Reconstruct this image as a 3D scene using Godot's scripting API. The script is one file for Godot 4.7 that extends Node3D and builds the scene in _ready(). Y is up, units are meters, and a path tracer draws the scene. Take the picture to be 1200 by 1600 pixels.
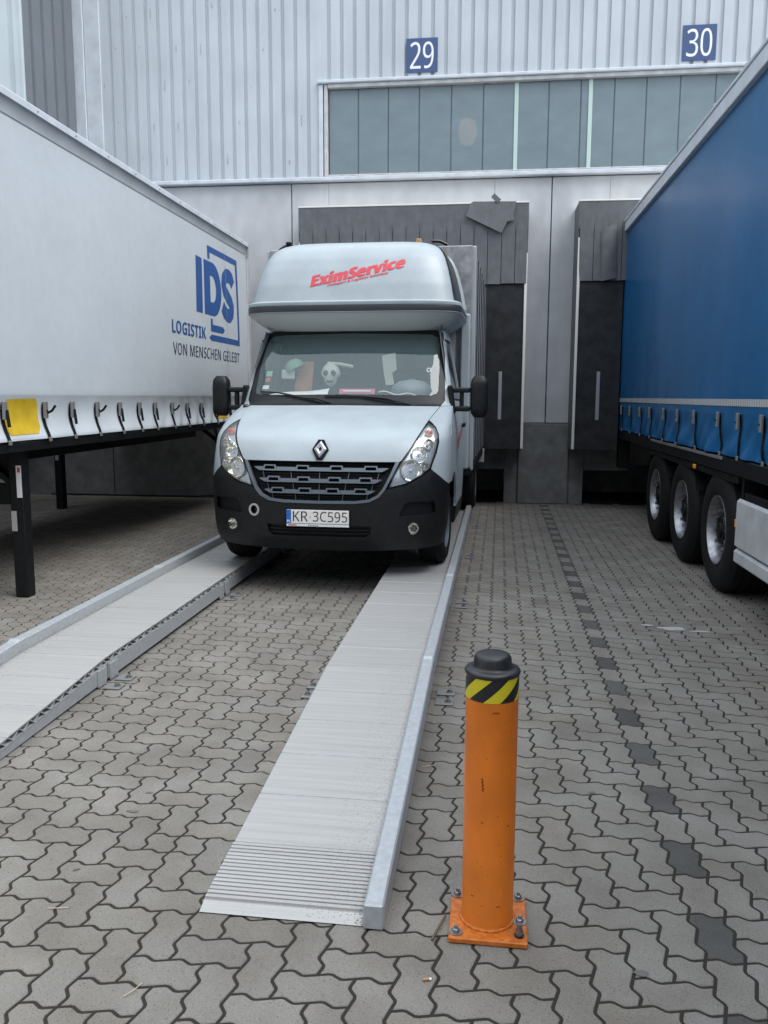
extends Node3D

# ------------------------------------------------------------------ mesh builder
class MB:
	var v := PackedVector3Array()
	var n := PackedVector3Array()
	var t := PackedVector2Array()
	var c := PackedColorArray()
	var col := Color.WHITE
	var colored := false

	func tri(a, b, cc, ua = Vector2.ZERO, ub = Vector2.ZERO, uc = Vector2.ZERO):
		var nn: Vector3 = (cc - a).cross(b - a)
		if nn.length_squared() < 1e-18:
			return
		nn = nn.normalized()
		tri_n(a, b, cc, nn, nn, nn, ua, ub, uc)

	func tri_n(a: Vector3, b: Vector3, cc: Vector3, na: Vector3, nb: Vector3, nc: Vector3, ua = Vector2.ZERO, ub = Vector2.ZERO, uc = Vector2.ZERO):
		var g: Vector3 = (cc - a).cross(b - a)
		if g.dot(na + nb + nc) < 0.0:
			var p = b; b = cc; cc = p
			p = nb; nb = nc; nc = p
			p = ub; ub = uc; uc = p
		v.push_back(a); v.push_back(b); v.push_back(cc)
		n.push_back(na); n.push_back(nb); n.push_back(nc)
		t.push_back(ua); t.push_back(ub); t.push_back(uc)
		if colored:
			c.push_back(col); c.push_back(col); c.push_back(col)

	func quad(a, b, cc, d, uv := Rect2()):
		tri(a, b, cc, uv.position, uv.position + Vector2(uv.size.x, 0), uv.end)
		tri(a, cc, d, uv.position, uv.end, uv.position + Vector2(0, uv.size.y))

	# box with chamfered edges
	func box(ctr: Vector3, size: Vector3, bev := 0.0, bs := Basis()):
		var h := size * 0.5
		bev = minf(bev, minf(h.x, minf(h.y, h.z)) * 0.9)
		if bev <= 0.0:
			var q := []
			for s in [Vector3(-1, -1, -1), Vector3(1, -1, -1), Vector3(1, 1, -1), Vector3(-1, 1, -1), Vector3(-1, -1, 1), Vector3(1, -1, 1), Vector3(1, 1, 1), Vector3(-1, 1, 1)]:
				q.append(ctr + bs * (s * h))
			for f in [[0, 1, 2, 3], [5, 4, 7, 6], [4, 0, 3, 7], [1, 5, 6, 2], [3, 2, 6, 7], [4, 5, 1, 0]]:
				quad(q[f[0]], q[f[1]], q[f[2]], q[f[3]])
			return
		var i := h - Vector3.ONE * bev
		for ax in 3:
			var u := (ax + 1) % 3
			var w := (ax + 2) % 3
			for s in [-1.0, 1.0]:
				var q := []
				for k in [[-1, -1], [1, -1], [1, 1], [-1, 1]]:
					var p := Vector3.ZERO
					p[ax] = s * h[ax]; p[u] = k[0] * i[u]; p[w] = k[1] * i[w]
					q.append(ctr + bs * p)
				if s > 0: quad(q[3], q[2], q[1], q[0])
				else: quad(q[0], q[1], q[2], q[3])
			for su in [-1.0, 1.0]:
				for sw in [-1.0, 1.0]:
					var q := []
					for k in [[-1.0, 0], [1.0, 0], [1.0, 1], [-1.0, 1]]:
						var p := Vector3.ZERO
						p[ax] = k[0] * i[ax]
						p[u] = su * (h[u] if k[1] == 0 else i[u])
						p[w] = sw * (i[w] if k[1] == 0 else h[w])
						q.append(ctr + bs * p)
					if su * sw > 0: quad(q[0], q[1], q[2], q[3])
					else: quad(q[3], q[2], q[1], q[0])
		for sx in [-1.0, 1.0]:
			for sy in [-1.0, 1.0]:
				for sz in [-1.0, 1.0]:
					var a := Vector3(sx * h.x, sy * i.y, sz * i.z)
					var b := Vector3(sx * i.x, sy * h.y, sz * i.z)
					var d := Vector3(sx * i.x, sy * i.y, sz * h.z)
					if sx * sy * sz > 0: tri(ctr + bs * a, ctr + bs * d, ctr + bs * b)
					else: tri(ctr + bs * a, ctr + bs * b, ctr + bs * d)

	# profile of (radius, height) turned about an axis
	func lathe(prof: Array, xf: Transform3D, seg := 24, sharp := 40.0):
		var m := prof.size() - 1
		var sn := []
		for k in m:
			var d: Vector2 = prof[k + 1] - prof[k]
			sn.append(Vector2(d.y, -d.x).normalized())
		for k in m:
			if prof[k].is_equal_approx(prof[k + 1]): continue
			var n0: Vector2 = sn[k]
			var n1: Vector2 = sn[k]
			if k > 0 and rad_to_deg(absf(sn[k].angle_to(sn[k - 1]))) < sharp: n0 = (sn[k] + sn[k - 1]).normalized()
			if k < m - 1 and rad_to_deg(absf(sn[k].angle_to(sn[k + 1]))) < sharp: n1 = (sn[k] + sn[k + 1]).normalized()
			for j in seg:
				var a0 := TAU * j / seg
				var a1 := TAU * (j + 1) / seg
				var d0 := Vector3(cos(a0), 0, sin(a0))
				var d1 := Vector3(cos(a1), 0, sin(a1))
				var up := Vector3.UP
				var p00 = xf * (d0 * prof[k].x + up * prof[k].y)
				var p01 = xf * (d1 * prof[k].x + up * prof[k].y)
				var p10 = xf * (d0 * prof[k + 1].x + up * prof[k + 1].y)
				var p11 = xf * (d1 * prof[k + 1].x + up * prof[k + 1].y)
				var q00 = (xf.basis * (d0 * n0.x + up * n0.y)).normalized()
				var q01 = (xf.basis * (d1 * n0.x + up * n0.y)).normalized()
				var q10 = (xf.basis * (d0 * n1.x + up * n1.y)).normalized()
				var q11 = (xf.basis * (d1 * n1.x + up * n1.y)).normalized()
				var u0 := float(j) / seg
				var u1 := float(j + 1) / seg
				var v0 := float(k) / m
				var v1 := float(k + 1) / m
				if prof[k].x > 1e-6: tri_n(p00, p01, p11, q00, q01, q11, Vector2(u0, v0), Vector2(u1, v0), Vector2(u1, v1))
				if prof[k + 1].x > 1e-6: tri_n(p00, p11, p10, q00, q11, q10, Vector2(u0, v0), Vector2(u1, v1), Vector2(u0, v1))

	func cyl(p0: Vector3, p1: Vector3, r0: float, r1: float, seg := 16):
		var y := (p1 - p0)
		var l := y.length()
		y = y / l
		var x := y.cross(Vector3(0.31, 0.2, 0.93)).normalized()
		var z := x.cross(y)
		lathe([Vector2(0, 0), Vector2(r0, 0), Vector2(r1, l), Vector2(0, l)], Transform3D(Basis(x, y, z), p0), seg)

	func tube(pts: Array, r: float, seg := 8):
		var rings := []
		var x := Vector3.ZERO
		for k in pts.size():
			var d: Vector3 = (pts[mini(k + 1, pts.size() - 1)] - pts[maxi(k - 1, 0)]).normalized()
			if x == Vector3.ZERO: x = d.cross(Vector3(0.3, 0.9, 0.2)).normalized()
			x = (x - d * x.dot(d)).normalized()
			var y := d.cross(x)
			var ring := []
			for j in seg:
				var a := TAU * j / seg
				ring.append(x * cos(a) + y * sin(a))
			rings.append(ring)
		for k in pts.size() - 1:
			for j in seg:
				var j1 := (j + 1) % seg
				var a = rings[k][j]; var b = rings[k][j1]; var d = rings[k + 1][j1]; var e = rings[k + 1][j]
				tri_n(pts[k] + a * r, pts[k] + b * r, pts[k + 1] + d * r, a, b, d)
				tri_n(pts[k] + a * r, pts[k + 1] + d * r, pts[k + 1] + e * r, a, d, e)
		for k in [0, pts.size() - 1]:
			for j in range(1, seg - 1):
				tri(pts[k] + rings[k][0] * r, pts[k] + rings[k][j] * r, pts[k] + rings[k][j + 1] * r)

	# smooth grid of points, rows of equal length
	func grid(rows: Array, uvs := false):
		var R := rows.size()
		var C: int = rows[0].size()
		var nn := []
		for i in R:
			var line := []
			for j in C:
				var du: Vector3 = rows[i][mini(j + 1, C - 1)] - rows[i][maxi(j - 1, 0)]
				var dv: Vector3 = rows[mini(i + 1, R - 1)][j] - rows[maxi(i - 1, 0)][j]
				var q := du.cross(dv)
				line.append(q.normalized() if q.length_squared() > 1e-16 else Vector3.UP)
			nn.append(line)
		for i in R - 1:
			for j in C - 1:
				var a = rows[i][j]; var b = rows[i][j + 1]; var d = rows[i + 1][j + 1]; var e = rows[i + 1][j]
				var ua := Vector2(float(j) / (C - 1), float(i) / (R - 1)); var ud := Vector2(float(j + 1) / (C - 1), float(i + 1) / (R - 1))
				tri_n(a, b, d, nn[i][j], nn[i][j + 1], nn[i + 1][j + 1], ua, Vector2(ud.x, ua.y), ud)
				tri_n(a, d, e, nn[i][j], nn[i + 1][j + 1], nn[i + 1][j], ua, ud, Vector2(ua.x, ud.y))

	func poly(pts: PackedVector2Array, xf: Transform3D):
		var ix := Geometry2D.triangulate_polygon(pts)
		for k in range(0, ix.size(), 3):
			var a := pts[ix[k]]; var b := pts[ix[k + 1]]; var d := pts[ix[k + 2]]
			var z = xf.basis.z.normalized()
			tri_n(xf * Vector3(a.x, a.y, 0), xf * Vector3(b.x, b.y, 0), xf * Vector3(d.x, d.y, 0), z, z, z)

	# flat outline in xf's xy plane, thickness along its z from -depth to 0
	func prism(pts: PackedVector2Array, depth: float, xf: Transform3D, bev := 0.0):
		var inner := pts
		if bev > 0.0:
			inner = inset(pts, bev)
		poly(inner, xf)
		var back := xf.translated_local(Vector3(0, 0, -depth))
		var ix := Geometry2D.triangulate_polygon(pts)
		for k in range(0, ix.size(), 3):
			var a := pts[ix[k]]; var b := pts[ix[k + 1]]; var d := pts[ix[k + 2]]
			var z = -xf.basis.z.normalized()
			tri_n(back * Vector3(a.x, a.y, 0), back * Vector3(b.x, b.y, 0), back * Vector3(d.x, d.y, 0), z, z, z)
		var m := pts.size()
		for k in m:
			var a := pts[k]; var b := pts[(k + 1) % m]
			var f0 := Vector3(a.x, a.y, -bev); var f1 := Vector3(b.x, b.y, -bev)
			quad(xf * f0, xf * f1, back * Vector3(b.x, b.y, 0), back * Vector3(a.x, a.y, 0))
			if bev > 0.0:
				var ia := inner[k]; var ib := inner[(k + 1) % m]
				quad(xf * Vector3(ia.x, ia.y, 0), xf * Vector3(ib.x, ib.y, 0), xf * f1, xf * f0)

	static func inset(pts: PackedVector2Array, d: float) -> PackedVector2Array:
		var m := pts.size()
		var area := 0.0
		for k in m:
			area += pts[k].cross(pts[(k + 1) % m])
		var sgn := 1.0 if area > 0 else -1.0
		var out := PackedVector2Array()
		for k in m:
			var e0 := (pts[k] - pts[(k + m - 1) % m]).normalized()
			var e1 := (pts[(k + 1) % m] - pts[k]).normalized()
			var n0 := Vector2(-e0.y, e0.x) * sgn
			var n1 := Vector2(-e1.y, e1.x) * sgn
			var bi := n0 + n1
			var l := bi.length_squared()
			out.push_back(pts[k] + (bi * (2.0 / l) * d if l > 0.3 else n0 * d))
		return out

	# outline in a 2D sheet laid on a curved surface fn(Vector2) -> Vector3
	func sheet(pl: PackedVector2Array, fn: Callable, cell: float, holes := [], skirt := Vector3.ZERO):
		var r := Rect2(pl[0], Vector2.ZERO)
		for p in pl: r = r.expand(p)
		var nx := int(ceil(r.size.x / cell)); var ny := int(ceil(r.size.y / cell))
		for i in nx:
			for j in ny:
				var o := r.position + Vector2(i, j) * cell
				var rect := PackedVector2Array([o, o + Vector2(cell, 0), o + Vector2(cell, cell), o + Vector2(0, cell)])
				var pieces := []
				pieces.append_array(Geometry2D.intersect_polygons(rect, pl))
				for h in holes:
					var left := []
					for pc in pieces: left.append_array(Geometry2D.clip_polygons(pc, h))
					pieces = left
				for pc in pieces:
					var ix := Geometry2D.triangulate_polygon(pc)
					var P := []; var Q := []
					for p in pc:
						var a: Vector3 = fn.call(p)
						var e := 0.004
						var g: Vector3 = (fn.call(p + Vector2(e, 0)) - fn.call(p - Vector2(e, 0))).cross(fn.call(p + Vector2(0, e)) - fn.call(p - Vector2(0, e)))
						P.append(a); Q.append(g.normalized())
					for k in range(0, ix.size(), 3):
						tri_n(P[ix[k]], P[ix[k + 1]], P[ix[k + 2]], Q[ix[k]], Q[ix[k + 1]], Q[ix[k + 2]], pc[ix[k]], pc[ix[k + 1]], pc[ix[k + 2]])
		if skirt != Vector3.ZERO:
			for loop in [pl] + holes:
				var m: int = loop.size()
				for k in m:
					var a: Vector2 = loop[k]; var b: Vector2 = loop[(k + 1) % m]
					var steps := maxi(1, int(ceil(a.distance_to(b) / cell)))
					for s in steps:
						var p: Vector3 = fn.call(a.lerp(b, float(s) / steps)); var q: Vector3 = fn.call(a.lerp(b, float(s + 1) / steps))
						quad(p, q, q + skirt, p + skirt)

	func mesh() -> ArrayMesh:
		var a := []
		a.resize(Mesh.ARRAY_MAX)
		a[Mesh.ARRAY_VERTEX] = v
		a[Mesh.ARRAY_NORMAL] = n
		a[Mesh.ARRAY_TEX_UV] = t
		if colored: a[Mesh.ARRAY_COLOR] = c
		var m := ArrayMesh.new()
		m.add_surface_from_arrays(Mesh.PRIMITIVE_TRIANGLES, a)
		return m

# ------------------------------------------------------------------ scene helpers
var M := {}
var taken := {}

func numbered(called: String) -> String:
	var k: int = taken.get(called, 0)
	taken[called] = k + 1
	return called if k == 0 else "%s_%03d" % [called, k]

func thing(called: String, label: String, category: String, at := Vector3.ZERO, turn := 0.0, group := "") -> Node3D:
	var o := Node3D.new()
	o.name = numbered(called)
	add_child(o)
	o.position = at
	o.rotation.y = turn
	o.set_meta("label", label)
	o.set_meta("category", category)
	if group: o.set_meta("group", group)
	return o

func structure(called: String) -> Node3D:
	var o := Node3D.new()
	o.name = numbered(called)
	add_child(o)
	o.set_meta("kind", "structure")
	return o

func part(parent: Node, called: String, mb, m: Material, at := Vector3.ZERO) -> MeshInstance3D:
	var o := MeshInstance3D.new()
	o.name = called
	o.mesh = mb.mesh() if mb is MB else mb
	o.material_override = m
	o.position = at
	parent.add_child(o, true)
	return o

func mbox(ctr: Vector3, size: Vector3, bev := 0.004, bs := Basis()) -> MB:
	var b := MB.new()
	b.box(ctr, size, bev, bs)
	return b

func V2(a: Array) -> PackedVector2Array:
	var p := PackedVector2Array()
	for k in range(0, a.size(), 2): p.push_back(Vector2(a[k], a[k + 1]))
	return p

func mirrored(p: PackedVector2Array) -> PackedVector2Array:
	var q := PackedVector2Array()
	for k in range(p.size() - 1, -1, -1): q.push_back(Vector2(-p[k].x, p[k].y))
	return q

func both(right: PackedVector2Array) -> PackedVector2Array:   # closes a right half outline with its mirror image
	var q := right.duplicate()
	for k in range(right.size() - 1, -1, -1):
		if absf(right[k].x) > 1e-4: q.push_back(Vector2(-right[k].x, right[k].y))
	return q

func ngon(c: Vector2, r: float, k := 20, ry := 0.0) -> PackedVector2Array:
	var p := PackedVector2Array()
	for j in k: p.push_back(c + Vector2(cos(TAU * j / k) * r, sin(TAU * j / k) * (ry if ry > 0 else r)))
	return p

func strip(path: PackedVector2Array, w: float) -> PackedVector2Array:   # outline of a brush stroke
	var l := PackedVector2Array(); var r := PackedVector2Array()
	for k in path.size():
		var d := (path[mini(k + 1, path.size() - 1)] - path[maxi(k - 1, 0)]).normalized()
		var nrm := Vector2(-d.y, d.x) * w * 0.5
		l.push_back(path[k] + nrm); r.push_back(path[k] - nrm)
	r.reverse()
	l.append_array(r)
	return l

# lettering stretched into a box of width w and height h, its lower left corner at the origin, then put through fn(Vector2) -> Vector3; one mesh to a letter
func lettering(parent: Node, called: String, text: String, heavy: float, w: float, h: float, fn: Callable, m: Material, joined := false, spread := 0.0, lift := Vector3.ZERO):
	var sf := SystemFont.new()
	sf.font_names = PackedStringArray(["Droid Sans"])
	sf.font_weight = 700 if heavy > 0.3 else 400
	var f := FontVariation.new()
	f.base_font = sf
	var tm := TextMesh.new()
	tm.text = text
	tm.font = f
	tm.font_size = 64
	tm.pixel_size = 0.01
	tm.curve_step = 1.0
	tm.depth = 0.0
	var a := tm.get_mesh_arrays()
	var vs: PackedVector3Array = a[Mesh.ARRAY_VERTEX]
	var ix = a[Mesh.ARRAY_INDEX]
	var lo := Vector2(1e9, 1e9); var hi := -lo
	for p in vs:
		lo = lo.min(Vector2(p.x, p.y)); hi = hi.max(Vector2(p.x, p.y))
	var total := f.get_string_size(text, HORIZONTAL_ALIGNMENT_LEFT, -1, 64).x * 0.01
	var ends := []
	for k in text.length():
		ends.append(f.get_string_size(text.substr(0, k + 1), HORIZONTAL_ALIGNMENT_LEFT, -1, 64).x * 0.01 - total * 0.5)
	var out := []
	for k in text.length(): out.append(MB.new())
	var cnt: int = ix.size() if ix != null else vs.size()
	for k in range(0, cnt, 3):
		var q := []
		var cx := 0.0
		for j in 3:
			var p := vs[ix[k + j]] if ix != null else vs[k + j]
			cx += p.x / 3.0
			q.append((Vector2(p.x, p.y) - lo) / (hi - lo) * Vector2(w, h))
		var g := 0
		while not joined and g < text.length() - 1 and cx > ends[g]: g += 1
		var turns := [0] if spread == 0.0 else [-1, 0, 1]
		for s in turns:                                    # a heavier stroke: the same letter laid three times side by side
			var r := []
			for u in q: r.append(fn.call(u + Vector2(s * spread, s * spread * 0.25)) + lift * s)
			out[g].tri(r[0], r[1], r[2])
	for mb in out:
		if mb.v.size() > 0:
			var o := part(parent, called, mb, m)
			if joined: o.set_meta("kind", "stuff")

func interp(x: float, xs: Array, ys: Array) -> float:
	var m := xs.size()
	if x <= xs[0]: return ys[0]
	if x >= xs[m - 1]: return ys[m - 1]
	var k := 0
	while x > xs[k + 1]: k += 1
	var h: float = xs[k + 1] - xs[k]
	var s: float = (ys[k + 1] - ys[k]) / h
	var t0 := s; var t1 := s
	if k > 0:
		var sp: float = (ys[k] - ys[k - 1]) / (xs[k] - xs[k - 1])
		t0 = 0.0 if sp * s <= 0 else 2.0 * sp * s / (sp + s)
	if k < m - 2:
		var sq: float = (ys[k + 2] - ys[k + 1]) / (xs[k + 2] - xs[k + 1])
		t1 = 0.0 if sq * s <= 0 else 2.0 * sq * s / (sq + s)
	var u: float = (x - xs[k]) / h
	var u2 := u * u; var u3 := u2 * u
	return (2 * u3 - 3 * u2 + 1) * ys[k] + (u3 - 2 * u2 + u) * h * t0 + (-2 * u3 + 3 * u2) * ys[k + 1] + (u3 - u2) * h * t1

# ------------------------------------------------------------------ materials
func lin(r: float, g: float, b: float, a := 1.0) -> Color:
	var c := Color(r, g, b).linear_to_srgb()
	c.a = a
	return c

func noise_tex(sd: int, freq: float, lo: float, hi: float, size := 512, oct := 4, warm := 0.0) -> NoiseTexture2D:
	var f := FastNoiseLite.new()
	f.seed = sd
	f.frequency = freq
	f.fractal_octaves = oct
	f.noise_type = FastNoiseLite.TYPE_SIMPLEX_SMOOTH
	var g := Gradient.new()
	g.set_color(0, Color(lo, lo * (1.0 - warm * 0.5), lo * (1.0 - warm)))
	g.set_color(1, Color(hi, hi, hi))
	var t := NoiseTexture2D.new()
	t.width = size
	t.height = size
	t.seamless = true
	t.noise = f
	t.color_ramp = g
	return t

func mat(called: String, col: Color, rough: float, metal := 0.0, spec := 0.5) -> StandardMaterial3D:
	var m := StandardMaterial3D.new()
	m.resource_name = called
	m.albedo_color = col
	m.roughness = rough
	m.metallic = metal
	m.metallic_specular = spec
	M[called] = m
	return m

func tri_tex(m: StandardMaterial3D, tex: Texture2D, tile: float, world := true):
	m.albedo_texture = tex
	m.uv1_triplanar = true
	m.uv1_world_triplanar = world
	m.uv1_scale = Vector3.ONE / tile
	m.uv1_triplanar_sharpness = 4.0

func over(m: StandardMaterial3D, tex: Texture2D, tile: float, stretch := Vector3.ONE):
	m.detail_enabled = true
	m.detail_blend_mode = BaseMaterial3D.BLEND_MODE_MUL
	m.detail_albedo = tex
	m.detail_uv_layer = BaseMaterial3D.DETAIL_UV_2
	m.uv2_triplanar = true
	m.uv2_world_triplanar = true
	m.uv2_triplanar_sharpness = 4.0
	m.uv2_scale = stretch / tile

func bump(m: StandardMaterial3D, tex: Texture2D, cm: float):
	m.heightmap_enabled = true
	m.heightmap_texture = tex
	m.heightmap_scale = cm

# fine aggregate: light and dark grains on a mid tone
func grain_tex(sd: int, size: int, light: int, dark: int, spread: float) -> ImageTexture:
	var rng := RandomNumberGenerator.new()
	rng.seed = sd
	var im := Image.create(size, size, false, Image.FORMAT_RGB8)
	for y in size:
		for x in size:
			var g := 0.82 + rng.randf_range(-spread, spread)
			im.set_pixel(x, y, Color(g, g, g))
	for k in light + dark:
		var p := Vector2i(rng.randi() % size, rng.randi() % size)
		var g := rng.randf_range(0.93, 1.0) if k < light else rng.randf_range(0.4, 0.68)
		var r := 1 + (rng.randi() % 3) / 2
		for dx in r:
			for dy in r:
				im.set_pixel((p.x + dx) % size, (p.y + dy) % size, Color(g, g * 0.985, g * 0.96))
	return ImageTexture.create_from_image(im)

func stripe_tex(size: int, fn: Callable) -> ImageTexture:
	var im := Image.create(size, size, false, Image.FORMAT_RGB8)
	for y in size:
		for x in size: im.set_pixel(x, y, fn.call(float(x) / size, float(y) / size))
	return ImageTexture.create_from_image(im)

func make_materials():
	var cloudy := noise_tex(3, 0.006, 0.94, 1.0, 512, 5)
	var blotch := noise_tex(8, 0.012, 0.84, 1.0, 512, 5, 0.03)
	var fine := noise_tex(11, 0.06, 0.88, 1.0, 512, 3)
	var soft := noise_tex(21, 0.008, 0.93, 1.0, 512, 3)
	var m := mat("paver", lin(1, 1, 1), 0.9, 0.0, 0.35)
	m.vertex_color_use_as_albedo = true
	tri_tex(m, grain_tex(5, 512, 4200, 4200, 0.08), 0.55)
	over(m, blotch, 2.6)
	bump(m, grain_tex(6, 256, 1400, 2600, 0.12), 0.05)
	m = mat("joint_sand", lin(0.055, 0.05, 0.043), 0.95, 0.0, 0.2)
	tri_tex(m, grain_tex(9, 256, 900, 900, 0.1), 0.2)
	m = mat("yard", lin(0.22, 0.21, 0.195), 0.92, 0.0, 0.3)
	tri_tex(m, blotch, 3.0)
	m = mat("concrete", lin(0.60, 0.61, 0.63), 0.82, 0.0, 0.35)
	tri_tex(m, noise_tex(31, 0.01, 0.94, 1.0, 512, 5), 2.2)
	over(m, noise_tex(33, 0.02, 0.93, 1.0, 512, 4), 3.0, Vector3(1.0, 0.28, 1.0))
	bump(m, fine, 0.06)
	m = mat("dock_and_shade_concrete", lin(0.27, 0.275, 0.275), 0.85, 0.0, 0.3)
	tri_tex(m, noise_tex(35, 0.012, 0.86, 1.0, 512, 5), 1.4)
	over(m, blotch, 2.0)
	m = mat("cladding", lin(0.55, 0.59, 0.63), 0.5, 0.1)
	tri_tex(m, cloudy, 4.0)
	over(m, noise_tex(37, 0.03, 0.96, 1.0, 512, 3), 2.5, Vector3(1.0, 0.1, 1.0))
	m = mat("white_cladding", lin(0.52, 0.58, 0.60), 0.5, 0.05)
	tri_tex(m, cloudy, 3.0)
	m = mat("dark_cladding", lin(0.175, 0.19, 0.21), 0.5, 0.1)
	tri_tex(m, cloudy, 3.0)
	m = mat("trim", lin(0.62, 0.66, 0.71), 0.4, 0.05)
	tri_tex(m, noise_tex(39, 0.02, 0.9, 1.0, 256, 3), 1.5)
	m = mat("frame_white", lin(0.60, 0.60, 0.60), 0.4)
	tri_tex(m, noise_tex(41, 0.02, 0.86, 1.0, 256, 3), 1.0)
	m = mat("pane", lin(0.20, 0.265, 0.295, 0.88), 0.28, 0.0, 0.6)
	m.transparency = BaseMaterial3D.TRANSPARENCY_ALPHA
	m.albedo_texture = soft
	m.uv1_triplanar = true
	m.uv1_world_triplanar = true
	m.uv1_scale = Vector3(0.5, 0.9, 0.5)
	mat("glass_edge", lin(0.48, 0.62, 0.56), 0.35)
	m = mat("lamp_glow", lin(0.8, 0.6, 0.35), 0.5)
	m.emission_enabled = true
	m.emission = lin(1.0, 0.72, 0.36)
	m.emission_energy_multiplier = 2.4
	mat("hall_inside", lin(0.25, 0.25, 0.25), 0.9)
	m = mat("shelter_fabric", lin(0.155, 0.161, 0.172), 0.6, 0.0, 0.4)
	tri_tex(m, noise_tex(43, 0.01, 0.88, 1.0, 512, 4), 1.2)
	over(m, noise_tex(44, 0.04, 0.92, 1.0, 256, 3), 1.0, Vector3(1.0, 0.2, 1.0))
	m = mat("shelter_dark", lin(0.036, 0.038, 0.042), 0.6, 0.0, 0.35)
	tri_tex(m, noise_tex(45, 0.01, 0.7, 1.0, 512, 4), 1.2)
	mat("edge_white", lin(0.72, 0.69, 0.64), 0.5)
	mat("reflector_grey", lin(0.30, 0.31, 0.33), 0.4)
	m = mat("sign_blue", lin(0.045, 0.085, 0.20), 0.45)
	mat("sign_white", lin(0.82, 0.82, 0.82), 0.5)
	m = mat("alu_deck", lin(0.50, 0.49, 0.47), 0.5, 0.3)
	m.albedo_texture = deck_tex()
	bump(m, ribs_tex(), 0.03)
	m = mat("alu", lin(0.55, 0.56, 0.57), 0.45, 0.3)
	tri_tex(m, noise_tex(47, 0.02, 0.82, 1.0, 512, 4), 0.7)
	m = mat("galvanised", lin(0.44, 0.465, 0.48), 0.45, 0.3)
	tri_tex(m, noise_tex(48, 0.02, 0.9, 1.0, 512, 4), 0.5)
	m = mat("steel", lin(0.45, 0.45, 0.45), 0.35, 0.8)
	tri_tex(m, noise_tex(49, 0.05, 0.6, 1.0, 256, 3), 0.1)
	m = mat("bollard_orange", lin(0.62, 0.155, 0.006), 0.45, 0.0, 0.5)
	m.albedo_texture = bollard_tex()
	mat("plate_orange", lin(0.62, 0.18, 0.018), 0.5)
	tri_tex(M.plate_orange, noise_tex(51, 0.04, 0.78, 1.0, 256, 4, 0.2), 0.25)
	m = mat("cap_black", lin(0.018, 0.018, 0.02), 0.42)
	tri_tex(m, noise_tex(52, 0.05, 0.6, 1.0, 256, 3), 0.2)
	m = mat("hazard_tape", lin(1, 1, 1), 0.45)
	m.albedo_texture = tape_tex()
	m = mat("white_tarp", lin(0.535, 0.575, 0.605), 0.42, 0.0, 0.45)
	tri_tex(m, noise_tex(53, 0.006, 0.965, 1.0, 512, 4), 3.0)
	over(m, noise_tex(54, 0.02, 0.975, 1.0, 512, 3), 1.6)
	mat("logo_blue", lin(0.022, 0.085, 0.27), 0.5)
	mat("logo_dark", lin(0.035, 0.05, 0.09), 0.5)
	m = mat("patch_yellow", lin(0.62, 0.42, 0.02), 0.5)
	tri_tex(m, noise_tex(55, 0.02, 0.88, 1.0, 256, 3), 0.8)
	m = mat("rail_grey", lin(0.42, 0.45, 0.47), 0.45, 0.2)
	tri_tex(m, cloudy, 1.5)
	m = mat("black_steel", lin(0.009, 0.0105, 0.012), 0.5, 0.0, 0.35)
	tri_tex(m, noise_tex(56, 0.03, 0.6, 1.0, 256, 4), 0.6)
	m = mat("webbing", lin(0.012, 0.013, 0.014), 0.75, 0.0, 0.25)
	m = mat("buckle", lin(0.26, 0.26, 0.25), 0.42, 0.5)
	mat("foot_grey", lin(0.20, 0.205, 0.20), 0.55, 0.2)
	mat("label_white", lin(0.7, 0.71, 0.73), 0.5)
	mat("label_grey", lin(0.36, 0.36, 0.36), 0.5)
	mat("label_red", lin(0.45, 0.08, 0.05), 0.5)
	m = mat("blue_tarp", lin(0.012, 0.125, 0.31), 0.30, 0.0, 0.45)
	tri_tex(m, noise_tex(57, 0.006, 0.92, 1.0, 512, 4), 2.4)
	over(m, noise_tex(58, 0.02, 0.93, 1.0, 512, 4), 1.4)
	bump(m, noise_tex(59, 0.008, 0.0, 1.0, 256, 2), 0.06)
	m = mat("tape_reflect", lin(0.46, 0.47, 0.48), 0.4)
	m.albedo_texture = stripe_tex(32, func(x, _y): var s = 0.55 if x < 0.16 else 1.0; return Color(s, s, s))
	m = mat("tyre", lin(0.012, 0.012, 0.013), 0.75, 0.0, 0.35)
	tri_tex(m, noise_tex(60, 0.03, 0.6, 1.0, 256, 4), 0.5)
	m = mat("rim", lin(0.40, 0.41, 0.43), 0.36, 0.85)
	tri_tex(m, noise_tex(61, 0.03, 0.7, 1.0, 256, 4), 0.4)
	m = mat("skirt_white", lin(0.50, 0.51, 0.52), 0.4)
	tri_tex(m, noise_tex(62, 0.015, 0.86, 1.0, 256, 4), 1.2)
	m = mat("van_white", lin(0.36, 0.41, 0.435), 0.36, 0.0, 0.5)
	tri_tex(m, noise_tex(63, 0.008, 0.93, 1.0, 512, 4), 1.5)
	over(m, dirt_tex(), 0.9)
	m = mat("pod_grey", lin(0.56, 0.57, 0.56), 0.5)
	tri_tex(m, dirt_tex(), 0.8)
	m = mat("van_black", lin(0.0095, 0.0108, 0.0125), 0.48, 0.0, 0.4)
	tri_tex(m, noise_tex(64, 0.03, 0.7, 1.0, 256, 4), 0.5)
	mat("band_black", lin(0.03, 0.033, 0.037), 0.4)
	m = mat("gloss_black", lin(0.008, 0.008, 0.009), 0.15)
	m = mat("chrome", lin(0.70, 0.74, 0.78), 0.3, 0.6)
	mat("silver", lin(0.15, 0.175, 0.20), 0.38, 0.5)
	mat("matt_black", lin(0.006, 0.006, 0.007), 0.7, 0.0, 0.3)
	mat("lamp_housing", lin(0.55, 0.57, 0.6), 0.25, 0.75)
	mat("reflector_bowl", lin(0.85, 0.82, 0.72), 0.08, 1.0)
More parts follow.
